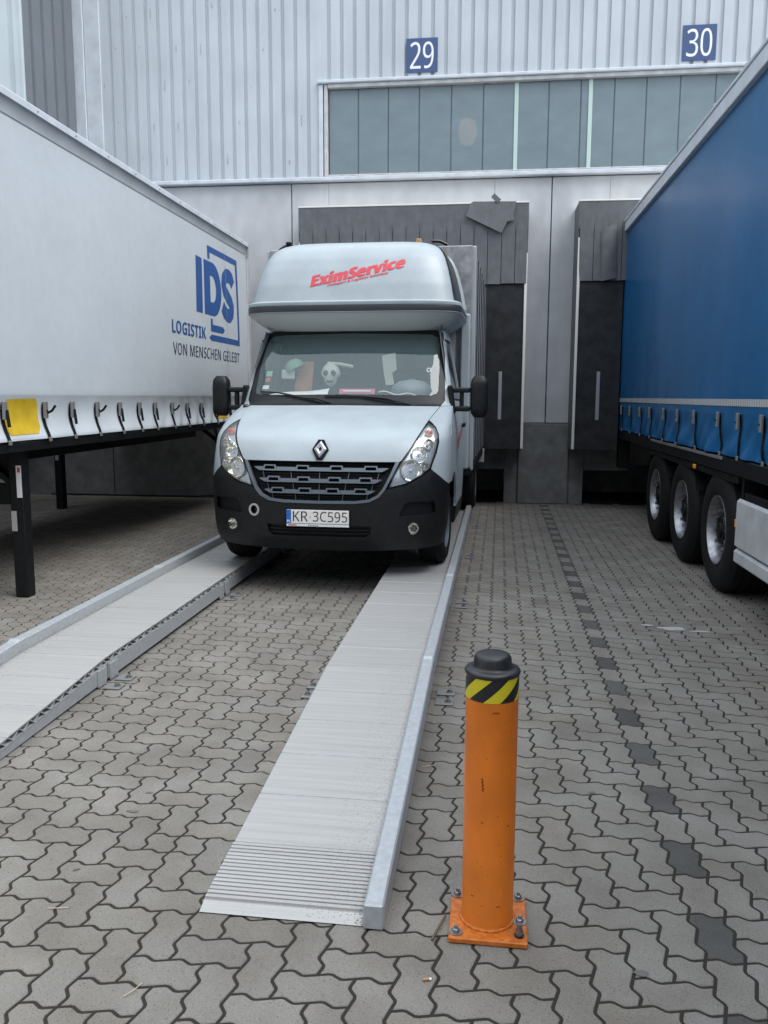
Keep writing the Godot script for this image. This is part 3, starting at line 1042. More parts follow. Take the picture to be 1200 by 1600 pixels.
func ramp(x: float, kerb: float, label: String):       # kerb: +1 on the right edge, -1 on the left edge
	var r := thing("loading_ramp", label, "ramp", Vector3(x, 0, -2.385), deg_to_rad(-0.75), "wheel ramps leading to the dock")
	var W := 0.535
	var hw := W / 2
	var rng := RandomNumberGenerator.new()
	rng.seed = 40 + int(kerb)
	# ribbed toe
	var L0 := 0.37
	var mb := MB.new()
	var nr := 15
	var prof := [[0.0, 0.004], [0.045, 0.016]]
	for k in nr:
		var s0 := 0.055 + k * (L0 - 0.06) / nr
		var p := (L0 - 0.06) / nr
		for q in [[0.0, -0.001], [0.06, 0.007], [0.72, 0.007], [0.78, -0.001]]:
			prof.append([s0 + q[0] * p, ramp_h(s0 + q[0] * p) + q[1]])
	prof.append([L0 - 0.003, ramp_h(L0)])
	for k in prof.size() - 1:
		var a = prof[k]; var b = prof[k + 1]
		mb.quad(Vector3(-hw, b[1], -b[0]), Vector3(hw, b[1], -b[0]), Vector3(hw, a[1], -a[0]), Vector3(-hw, a[1], -a[0]), Rect2(0, fposmod(-b[0], 1.0), 1, 0.02))
		for sx in [-hw, hw]:
			mb.quad(Vector3(sx, a[1], -a[0]), Vector3(sx, b[1], -b[0]), Vector3(sx, 0.0, -b[0]), Vector3(sx, 0.0, -a[0]))
	part(r, "ribbed_toe", mb, M.alu_deck)
	# hollow deck planks: top and bottom skins joined by slanting webs, open at the ends
	var s := L0
	var seams := []
	for k in 5: seams.append(L0 + (2.05 - L0) / 5.0 * k)
	for sec in range(1, 5):
		for k in 6: seams.append(RAMP_S[sec] + (RAMP_S[sec + 1] - RAMP_S[sec]) / 6.0 * k)
	seams.append(10.1)
	for k in seams.size() - 1:
		var s0: float = seams[k] + 0.0045
		var s1: float = seams[k + 1] - 0.0045
		var h0 := ramp_h(s0) + rng.randf_range(-0.001, 0.001)
		var h1 := ramp_h(s1) + rng.randf_range(-0.001, 0.001)
		var th := minf(0.042, maxf(0.01, h0 - 0.012))
		var v0 := rng.randf() * 0.68
		mb = MB.new()
		var edge := 0.0018
		var q := [Vector3(-hw, h0 - edge, -s0), Vector3(-hw, h0, -s0 - edge), Vector3(-hw, h1, -s1 + edge), Vector3(-hw, h1 - edge, -s1)]
		for e in 3:
			var a: Vector3 = q[e]; var b: Vector3 = q[e + 1]
			var va := v0 + 0.32 * (-a.z - s0) / (s1 - s0); var vb := v0 + 0.32 * (-b.z - s0) / (s1 - s0)
			var ax := a + Vector3(W, 0, 0); var bx := b + Vector3(W, 0, 0)
			mb.quad(b, bx, ax, a, Rect2(0 if kerb > 0 else 1, vb, 1 if kerb > 0 else -1, va - vb))
		var yb := Vector3(0, -0.005, 0)
		mb.quad(q[0] + yb, q[0] + yb + Vector3(W, 0, 0), q[3] + yb + Vector3(W, 0, 0), q[3] + yb)
		for sx in [0.0, W]:
			mb.quad(q[0] + Vector3(sx, 0, 0), q[3] + Vector3(sx, 0, 0), q[3] + yb + Vector3(sx, 0, 0), q[0] + yb + Vector3(sx, 0, 0))
		var plank := part(r, "deck_plank", mb, M.alu_deck)
		var wb := MB.new()
		wb.quad(Vector3(-hw, h0 - th, -s0), Vector3(hw, h0 - th, -s0), Vector3(hw, h1 - th, -s1), Vector3(-hw, h1 - th, -s1))
		wb.box(Vector3(0, (h0 + h1) / 2 - th + 0.001, -(s0 + s1) / 2), Vector3(W, 0.005, s1 - s0), 0.0, Basis(Vector3.RIGHT, atan2(h1 - h0, s1 - s0)))
		var nw := 7
		for w in nw:
			var ta := float(w) / nw; var tb := float(w + 1) / nw
			var top_first := w % 2 == 0
			var ya := lerpf(h0, h1, ta) - (0.004 if top_first else th - 0.003)
			var yc := lerpf(h0, h1, tb) - (th - 0.003 if top_first else 0.004)
			var za := -lerpf(s0, s1, ta); var zb := -lerpf(s0, s1, tb)
			var A := Vector3(0, ya, za); var B := Vector3(0, yc, zb)
			var d := (B - A)
			var ang := atan2(d.y, -d.z)
			wb.box((A + B) / 2, Vector3(W - 0.004, 0.005, d.length()), 0.0, Basis(Vector3.RIGHT, ang))
		part(plank, "webs", wb, M.alu)
	# kerbs, side beams, feet, one set to a section
	for sec in 5:
		var sa: float = RAMP_S[sec] + (0.0 if sec == 0 else 0.006)
		var sb: float = RAMP_S[sec + 1] - 0.012
		var ha := ramp_h(sa); var hb := ramp_h(sb)
		var kx := kerb * (hw + 0.034)
		mb = MB.new()
		var lean := atan2(hb - ha, sb - sa)
		var ln := Vector2(sb - sa, hb - ha).length()
		var kh := 0.105
		mb.box(Vector3(kx, (ha + hb) / 2 + 0.072 - kh / 2, -(sa + sb) / 2), Vector3(0.064, kh, ln), 0.006, Basis(Vector3.RIGHT, lean))
		part(r, "kerb", mb, M.galvanised)
		mb = MB.new()
		if sec > 0: mb.box(Vector3(kx, ha + 0.030, -sa + 0.012), Vector3(0.068, 0.10, 0.05), 0.01, Basis(Vector3.RIGHT, 0.35))
		else: mb.box(Vector3(kx, 0.045, 0.004), Vector3(0.066, 0.086, 0.02), 0.006)
		part(r, "kerb_end", mb, M.galvanised)
		for sd in [-1.0, 1.0]:
			var top0 := maxf(0.006, ha - 0.044); var top1 := hb - 0.044
			var bx: float = sd * (hw - 0.012) if sd != kerb else kerb * (hw + 0.03)
			var bh0 := minf(0.09, top0 - 0.002); var bh1 := minf(0.09, top1 - 0.004)
			if sd == kerb: top0 = maxf(top0, 0.01); bh0 = minf(0.07, top0 * 0.8)
			mb = MB.new()
			var w2 := 0.012
			var a0 := Vector3(bx, top0, -sa - (0.35 if sec == 0 else 0.0)); var a1 := Vector3(bx, top1, -sb)
			if sec == 0: a0.y = ramp_h(0.35) - 0.03; bh0 = 0.01
			for q in [[-1, 1]]:
				var L := [a0 + Vector3(-w2, 0, 0), a0 + Vector3(w2, 0, 0), a0 + Vector3(w2, -bh0, 0), a0 + Vector3(-w2, -bh0, 0)]
				var E := [a1 + Vector3(-w2, 0, 0), a1 + Vector3(w2, 0, 0), a1 + Vector3(w2, -bh1, 0), a1 + Vector3(-w2, -bh1, 0)]
				for e in 4: mb.quad(L[e], L[(e + 1) % 4], E[(e + 1) % 4], E[e])
				mb.quad(L[0], L[1], L[2], L[3]); mb.quad(E[3], E[2], E[1], E[0])
			part(r, "side_beam", mb, M.galvanised)
			if sec > 0:
				for off in [0.06, -0.09]:
					var fz: float = -sa - off
					var fx: float = sd * (hw + (0.075 if sd != kerb else 0.13))
					var foot := part(r, "foot_plate", mbox(Vector3(fx, 0.006, fz), Vector3(0.10, 0.009, 0.085), 0.003), M.foot_grey)
					mb = MB.new()
					mb.box(Vector3(bx + sd * 0.016, (ha - 0.05) / 2 + 0.004, fz), Vector3(0.008, ha - 0.055, 0.10), 0.002)
					part(foot, "bracket", mb, M.galvanised)
					mb = MB.new()
					mb.cyl(Vector3(fx + sd * 0.02, 0.0105, fz), Vector3(fx + sd * 0.02, 0.013, fz), 0.022, 0.022, 16)
					mb.cyl(Vector3(fx + sd * 0.02, 0.013, fz), Vector3(fx + sd * 0.02, 0.024, fz), 0.013, 0.012, 6)
					part(foot, "bolt", mb, M.steel)

# ------------------------------------------------------------------ bollard
func bollard():
	var b := thing("bollard", "orange steel bollard with black cap and hazard tape bolted to the paving", "bollard", Vector3(0.034, 0.002, -2.462), deg_to_rad(-0.5))
	var R := 0.0805
	var mb := MB.new()
	mb.lathe([Vector2(R + 0.006, 0.018), Vector2(R + 0.004, 0.022), Vector2(R, 0.028), Vector2(R, 0.825)], Transform3D(), 48)
	# one skin from foot to top, the texture running the whole height
	for k in mb.t.size(): mb.t[k] = Vector2(mb.t[k].x, 1.0 - mb.v[k].y / 0.83)
	part(b, "post", mb, M.bollard_orange)
	mb = MB.new()
	mb.lathe([Vector2(R + 0.0006, 0.748), Vector2(R + 0.0008, 0.822)], Transform3D(), 48)
	part(b, "hazard_tape", mb, M.hazard_tape)
	mb = MB.new()
	mb.lathe([Vector2(R + 0.002, 0.819), Vector2(R + 0.004, 0.822), Vector2(R + 0.004, 0.829), Vector2(R + 0.001, 0.833), Vector2(0.072, 0.836), Vector2(0.0635, 0.838), Vector2(0.0600, 0.841), Vector2(0.0585, 0.846), Vector2(0.0565, 0.866), Vector2(0.053, 0.873), Vector2(0.049, 0.877), Vector2(0.043, 0.879), Vector2(0.025, 0.8805), Vector2(0, 0.881)], Transform3D(), 48, 42)
	part(b, "cap", mb, M.cap_black)
	part(b, "base_plate", mbox(Vector3(0.003, 0.009, 0.0), Vector3(0.24, 0.018, 0.25), 0.003), M.plate_orange)
	mb = MB.new()
	var weld := []
	for k in 49:
		var a := TAU * k / 48.0
		weld.append(Vector3(cos(a) * (R + 0.003), 0.020 + 0.0012 * sin(k * 2.7), sin(a) * (R + 0.003)))
	mb.tube(weld, 0.006, 6)
	part(b, "weld_bead", mb, M.plate_orange)
	for q in [[-0.095, 0.095, 0.0], [-0.098, -0.10, 0.0], [0.100, -0.105, 0.0], [0.098, 0.088, 0.045]]:
		var n := Node3D.new()
		n.name = "anchor_bolt"
		b.add_child(n, true)
		n.position = Vector3(q[0], 0.018 + q[2], q[1])
		mb = MB.new()
		mb.lathe([Vector2(0.0, 0.0), Vector2(0.021, 0.0), Vector2(0.021, 0.0032), Vector2(0.0, 0.0034)], Transform3D(), 24)
		part(n, "washer", mb, M.steel)
		mb = MB.new()
		mb.lathe([Vector2(0.0115, 0.0034), Vector2(0.0115, 0.0115), Vector2(0.0095, 0.0135), Vector2(0, 0.0135)], Transform3D(), 6, 5)
		part(n, "nut", mb, M.steel)
		mb = MB.new()
		mb.cyl(Vector3(0, -q[2], 0), Vector3(0.001, 0.023, 0), 0.0062, 0.0058, 12)
		part(n, "stud", mb, M.steel)
		if q[2] > 0:
			mb = MB.new()
			mb.lathe([Vector2(0.0, 0.0004), Vector2(0.0165, 0.0004)], Transform3D(Basis(), Vector3(0, -q[2] + 0.0006, 0)), 24)
			part(n, "empty_hole", mb, M.gloss_black)
			mb = MB.new()
			mb.lathe([Vector2(0.009, 0), Vector2(0.012, 0.012), Vector2(0.0085, 0.03), Vector2(0.008, 0.044)], Transform3D(Basis(), Vector3(0, -q[2] + 0.001, 0)), 16)
			part(n, "sleeve", mb, M.steel)

# ------------------------------------------------------------------ curtain straps
# strap hanging on a curtain that faces +x (side = 1) or -x (side = -1)
func strap(parent: Node3D, side: float, x: float, z: float, y1: float, y0: float, bulge: Callable, big: float, open: int):
	var rows := []
	for k in 9:
		var y := lerpf(y1, y0, k / 8.0)
		var px: float = x + side * (bulge.call(z, y) + 0.012)
		rows.append([Vector3(px, y, z + side * 0.016 * big), Vector3(px, y, z - side * 0.016 * big)])
	var mb := MB.new()
	mb.grid(rows)
	var back := []
	for r in rows: back.append([r[0] - Vector3(side * 0.004, 0, 0), r[1] - Vector3(side * 0.004, 0, 0)])
	mb.grid(back)
	var s := part(parent, "strap", mb, M.webbing)
	var bx: float = x + side * (bulge.call(z, y1) + 0.026)
	mb = MB.new()
	mb.box(Vector3(bx, y1 - 0.05 * big, z), Vector3(0.022, 0.115 * big, 0.042 * big), 0.004)
	part(s, "buckle", mb, M.buckle)
	mb = MB.new()
	mb.cyl(Vector3(bx + side * 0.011, y1 - 0.055 * big, z), Vector3(bx + side * 0.016, y1 - 0.055 * big, z), 0.008, 0.008, 10)
	part(s, "rivet", mb, M.gloss_black)
	if open != 2:
		mb = MB.new()
	if open == 1:
		mb.tube([Vector3(bx + side * 0.012, y1 - 0.07 * big, z - side * 0.01), Vector3(bx + side * 0.045, y1 - 0.055 * big, z - side * 0.02), Vector3(bx + side * 0.075, y1 - 0.02 * big, z - side * 0.022)], 0.009 * big, 6)
	elif open == 0:
		mb.box(Vector3(bx + side * 0.018, y1 - 0.10 * big, z - side * 0.006), Vector3(0.016, 0.11 * big, 0.026 * big), 0.004, Basis(Vector3(0, 0, 1), side * 0.12))
	if open != 2: part(s, "lever", mb, M.black_steel)
	mb = MB.new()
	mb.box(Vector3(x + side * (bulge.call(z, y0) + 0.014), y0 - 0.012, z), Vector3(0.012, 0.035, 0.036 * big), 0.003)
	part(s, "hook", mb, M.buckle)

# ------------------------------------------------------------------ white swap body on legs
func swap_body():
	var t := thing("swap_body", "white curtain side swap body with blue lettering standing on black legs", "swap body")
	var X := -3.6
	var z0 := -12.42; var z1 := -4.97
	var bulge := func(z: float, y: float) -> float:
		var lowness := clampf((1.66 - y) / 0.34, 0.0, 1.0)
		var hollow: float = -0.035 * sin(lowness * PI * 0.9) + 0.03 * lowness * lowness
		var wr := 0.008 * sin(z * 9.0 + 3.0 * y) * lowness + 0.010 * sin(z * 23.0 + sin(y * 14.0) * 2.0) * lowness * clampf((-z - 8.2) * 0.5, 0.0, 1.0)
		var belly := 0.012 * sin((y - 1.6) / 2.1 * PI) * (1.0 + 0.4 * sin(z * 2.1)) if y > 1.6 else 0.0
		return hollow + wr + belly
	var rows := []
	for i in 65:
		var y := 1.30 + 0.36 * i / 24.0 if i <= 24 else lerpf(1.66, 3.76, (i - 24) / 40.0)
		var row := []
		for j in 150:
			var z := lerpf(z1, z0, j / 149.0)
			row.append(Vector3(X + bulge.call(z, y), y, z))
		rows.append(row)
	var mb := MB.new()
	mb.grid(rows)
	var curtain := part(t, "curtain", mb, M.white_tarp)
	# box behind the curtain
	part(t, "inner_box", wall_box(X - 2.5, X - 0.06, 1.30, 3.8, z0 + 0.03, z1 - 0.03, 0.0), M.skirt_white)
	part(t, "roof", wall_box(X - 2.5, X - 0.03, 3.8, 3.885, z0, z1, 0.01), M.trim)
	mb = MB.new()                                        # roof rail: white strip over a hollow grey lip
	var pr := [Vector2(-0.03, 3.895), Vector2(0.035, 3.895), Vector2(0.045, 3.885), Vector2(0.045, 3.836), Vector2(0.035, 3.832)]
	for k in pr.size() - 1:
		mb.quad(Vector3(X + pr[k].x, pr[k].y, z1), Vector3(X + pr[k + 1].x, pr[k + 1].y, z1), Vector3(X + pr[k + 1].x, pr[k + 1].y, z0), Vector3(X + pr[k].x, pr[k].y, z0))
	var rail := part(t, "roof_rail", mb, M.trim)
	rows = []
	for k in 9:
		var a := k / 8.0 * PI * 0.5
		rows.append([Vector3(X + 0.036 - 0.030 * sin(a), 3.830 - 0.095 * (1.0 - cos(a)) - 0.012 * k / 8.0, z1), Vector3(X + 0.036 - 0.030 * sin(a), 3.830 - 0.095 * (1.0 - cos(a)) - 0.012 * k / 8.0, z0 + 0.02)])
	mb = MB.new()
	mb.grid(rows)
	part(rail, "lip", mb, M.rail_grey)
	for k in 12:
		mb = MB.new()
		var z := z0 + 0.3 + k * 0.62
		mb.cyl(Vector3(X + 0.044, 3.862, z), Vector3(X + 0.05, 3.862, z), 0.009, 0.007, 8)
		part(rail, "rivet", mb, M.buckle)
	part(rail, "end_cap", wall_box(X - 0.03, X + 0.048, 3.70, 3.89, z0 - 0.012, z0 - 0.001, 0.002), M.rail_grey)
	part(t, "rear_post", wall_box(X - 0.10, X + 0.02, 1.28, 3.80, z0 - 0.16, z0 - 0.013, 0.012), M.skirt_white)
	part(t, "rear_door", wall_box(X - 2.5, X - 0.11, 1.3, 3.8, z0 - 0.14, z0 - 0.02, 0.01), M.skirt_white)
	part(t, "bottom_rail", wall_box(X - 0.12, X + 0.012, 1.215, 1.292, z0 - 0.1, z1, 0.008), M.black_steel)
	part(t, "far_rail", wall_box(X - 2.5, X - 2.4, 1.215, 1.298, z0 - 0.1, z1, 0.008), M.black_steel)
	for k in 10:
		part(t, "floor_beam", wall_box(X - 2.39, X - 0.125, 1.20, 1.296, z0 + 0.2 + k * 0.75, z0 + 0.28 + k * 0.75, 0.0), M.black_steel)
	for xx in [X - 0.9, X - 1.7]:
		part(t, "main_beam", wall_box(xx - 0.06, xx + 0.06, 1.03, 1.196, z0, z1, 0.004), M.black_steel)
	# print on the curtain; x of the print runs away along the side
	var on := func(u: Vector2) -> Vector3: return Vector3(X + bulge.call(-u.x, u.y) + 0.004, u.y, -u.x)
	mb = MB.new()
	mb.sheet(V2([10.66, 3.40, 10.66, 3.565, 11.93, 3.565, 11.99, 2.37, 10.72, 2.37, 10.64, 2.405, 10.73, 2.445, 11.915, 2.445, 11.85, 3.49, 10.74, 3.49, 10.74, 3.40]), on, 0.08)
	part(curtain, "logo_frame", mb, M.logo_blue)
	mb = MB.new()
	mb.sheet(V2([10.19, 2.69, 10.41, 2.69, 10.43, 3.365, 10.215, 3.37]), on, 0.08)
	part(curtain, "letter", mb, M.logo_blue)
	var dout := [Vector2(10.49, 2.69)]; var din := [Vector2(10.72, 2.86)]
	for k in 17:
		var a := -PI / 2 + PI * k / 16.0
		dout.append(Vector2(10.83 + 0.34 * cos(a), 3.03 + 0.34 * sin(a)))
		din.append(Vector2(10.80 + 0.155 * cos(a), 3.03 + 0.17 * sin(a)))
	dout.append(Vector2(10.505, 3.37)); din.append(Vector2(10.725, 3.20))
	mb = MB.new()
	for k in dout.size():
		var l := (k + 1) % dout.size()
		for q in [[dout[k], dout[l], din[l]], [dout[k], din[l], din[k]]]:
			var a3: Vector3 = on.call(q[0]); var b3: Vector3 = on.call(q[1]); var c3: Vector3 = on.call(q[2])
			mb.tri(a3, b3, c3)
	part(curtain, "letter", mb, M.logo_blue)
	var path := PackedVector2Array()
	for p in [[11.70, 3.19], [11.64, 3.27], [11.54, 3.295], [11.41, 3.285], [11.31, 3.23], [11.28, 3.15], [11.33, 3.07], [11.45, 3.01], [11.57, 2.95], [11.64, 2.88], [11.62, 2.80], [11.53, 2.755], [11.41, 2.755], [11.30, 2.79], [11.22, 2.86]]:
		path.push_back(Vector2(p[0], p[1]))
	var fat := PackedVector2Array()
	for k in path.size() - 1:
		for s in 3: fat.push_back(path[k].lerp(path[k + 1], s / 3.0))
	fat.push_back(path[-1])
	mb = MB.new()
	var so := strip(fat, 0.185)
	var hh := so.size() / 2
	for k in hh - 1:
		var q := [so[k], so[k + 1], so[so.size() - 2 - k], so[so.size() - 1 - k]]
		mb.quad(on.call(q[0]), on.call(q[1]), on.call(q[2]), on.call(q[3]))
	part(curtain, "letter", mb, M.logo_blue)
	mb = MB.new()
	mb.sheet(V2([10.71, 2.65, 10.78, 2.65, 10.78, 2.575, 11.20, 2.575, 11.28, 2.535, 11.20, 2.49, 10.71, 2.49]), on, 0.08)
	part(curtain, "logo_hook", mb, M.logo_blue)
	lettering(curtain, "letter", "LOGISTIK", 0.5, 1.16, 0.15, func(u): return on.call(Vector2(9.35 + u.x, 2.37 + u.y)), M.logo_blue)
	lettering(curtain, "letter", "VON MENSCHEN GELEBT", 0.0, 2.60, 0.135, func(u): return on.call(Vector2(9.37 + u.x, 2.13 + u.y)), M.logo_dark)
	for q in [[5.91, 6.42], [10.87, 11.40]]:
		mb = MB.new()
		var w0: float = q[0]; var w1: float = q[1]
		mb.sheet(V2([w0 + 0.05, 1.345, w1 - 0.05, 1.345, w1, 1.40, w1, 1.57, w1 - 0.05, 1.625, w0 + 0.05, 1.62, w0, 1.565, w0, 1.40]), on, 0.04)
		part(curtain, "yellow_patch", mb, M.patch_yellow)
	# a seam of the tarpaulin near its rear edge
	mb = MB.new()
	mb.sheet(V2([11.42, 1.7, 11.428, 1.7, 11.372, 3.72, 11.364, 3.72]), on, 0.1)
	part(curtain, "seam", mb, M.rail_grey)
	var zs := [-5.32, -5.90, -6.49, -6.95, -7.42, -7.91, -8.39, -8.80, -9.31, -9.81, -10.31, -10.84, -11.46, -12.0]
	for k in zs.size():
		strap(t, 1.0, X, zs[k], 1.60 - 0.004 * k, 1.305, bulge, 1.2, 1 if k in [2, 4, 8] else 0)
	# legs
	for q in [[-3.76, -6.33, true], [-6.16, -11.45, false], [-3.76, -11.8, false], [-6.16, -6.33, false]]:
		var xx: float = q[0]; var zz: float = q[1]
		mb = MB.new()
		mb.box(Vector3(xx, 0.607, zz), Vector3(0.115, 1.206, 0.115), 0.008)
		var leg := part(t, "leg", mb, M.black_steel)
		mb = MB.new()
		var dz := 0.45
		mb.box(Vector3(xx + (0.20 if xx < -5 else -0.20), 1.05, zz), Vector3(0.05, 0.5, 0.05), 0.004, Basis(Vector3(0, 0, 1), 0.9 if xx > -5 else -0.9))
		part(leg, "brace", mb, M.black_steel)
		if q[2]:
			part(leg, "sticker", wall_box(xx + 0.008, xx + 0.052, 0.83, 1.09, zz + 0.058, zz + 0.060, 0.0), M.label_white)
			part(leg, "sticker", wall_box(xx + 0.020, xx + 0.044, 1.035, 1.075, zz + 0.0602, zz + 0.0612, 0.0), M.label_red)
			part(leg, "reflector", wall_box(xx - 0.052, xx - 0.006, 0.555, 0.72, zz + 0.058, zz + 0.060, 0.0), M.label_grey)
		elif xx < -5 and zz < -10:
			part(leg, "reflector", wall_box(xx - 0.035, xx + 0.015, 0.72, 0.87, zz + 0.058, zz + 0.060, 0.0), M.label_grey)
	part(t, "cross_panel", wall_box(-6.1, -3.82, 0.76, 1.19, -6.42, -6.37, 0.004), M.black_steel)
	mb = MB.new()
	mb.prism(V2([-0.035, 0, 0.04, 0, 0.0, 0.075]), 0.004, Transform3D(Basis(), Vector3(-3.925, 0.94, -6.365)))
	part(t, "triangle_marker", mb, M.label_grey)

# ------------------------------------------------------------------ wheels
func truck_wheel(parent: Node3D, at: Vector3, side: float):
	var w := Node3D.new()
	w.name = "wheel"
	parent.add_child(w, true)
	w.position = at
	# lathe axis y turned to point out of the side
	var xf := Transform3D(Basis(Vector3(0, side, 0) * -1.0, Vector3(side, 0, 0), Vector3(0, 0, 1)), Vector3.ZERO)
	var mb := MB.new()
	var pr := [Vector2(0.285, 0.0), Vector2(0.292, 0.010), Vector2(0.31, 0.018), Vector2(0.34, 0.030), Vector2(0.40, 0.036), Vector2(0.46, 0.030), Vector2(0.50, 0.010), Vector2(0.522, -0.02)]
	for k in 4:
		var y := -0.03 - k * 0.08
		pr.append_array([Vector2(0.53, y), Vector2(0.53, y - 0.062), Vector2(0.518, y - 0.065), Vector2(0.518, y - 0.077)])
	pr.append_array([Vector2(0.53, -0.35), Vector2(0.51, -0.37), Vector2(0.44, -0.395), Vector2(0.29, -0.36)])
	mb.lathe(pr, xf, 56, 35)
	part(w, "tyre", mb, M.tyre)
	mb = MB.new()
	mb.lathe([Vector2(0.300, 0.004), Vector2(0.297, 0.022), Vector2(0.288, 0.022), Vector2(0.275, 0.0), Vector2(0.262, -0.03), Vector2(0.255, -0.10), Vector2(0.247, -0.165), Vector2(0.240, -0.175)], xf, 56, 50)
	var rim := part(w, "rim", mb, M.rim)
	mb = MB.new()
	mb.lathe([Vector2(0.240, -0.175), Vector2(0.225, -0.172), Vector2(0.205, -0.15), Vector2(0.195, -0.105), Vector2(0.185, -0.095), Vector2(0.13, -0.095)], xf, 56, 50)
	part(rim, "disc", mb, M.rim_disc)
	mb = MB.new()
	mb.lathe([Vector2(0.135, -0.135), Vector2(0.128, -0.03), Vector2(0.12, -0.015), Vector2(0.10, -0.012), Vector2(0.098, -0.02), Vector2(0.07, -0.02), Vector2(0.066, 0.0), Vector2(0, 0.004)], xf, 32, 50)
	part(w, "hub", mb, M.black_steel)
	for k in 10:
		var a := TAU * k / 10.0 + 0.2
		var d := Vector3(0, cos(a), sin(a)) * 0.1675
		mb = MB.new()
		mb.cyl(d + Vector3(side * -0.10, 0, 0), d + Vector3(side * -0.012, 0, 0), 0.023, 0.018, 8)
		part(rim, "wheel_nut", mb, M.rim)
	for k in 10:
		var a := TAU * (k + 0.5) / 10.0 + 0.2
		var d := Vector3(0, cos(a), sin(a)) * 0.218
		mb = MB.new()
		mb.cyl(d + Vector3(side * -0.175, 0, 0), d + Vector3(side * -0.145, 0, 0), 0.022, 0.030, 12)
		part(rim, "vent_boss", mb, M.rim)

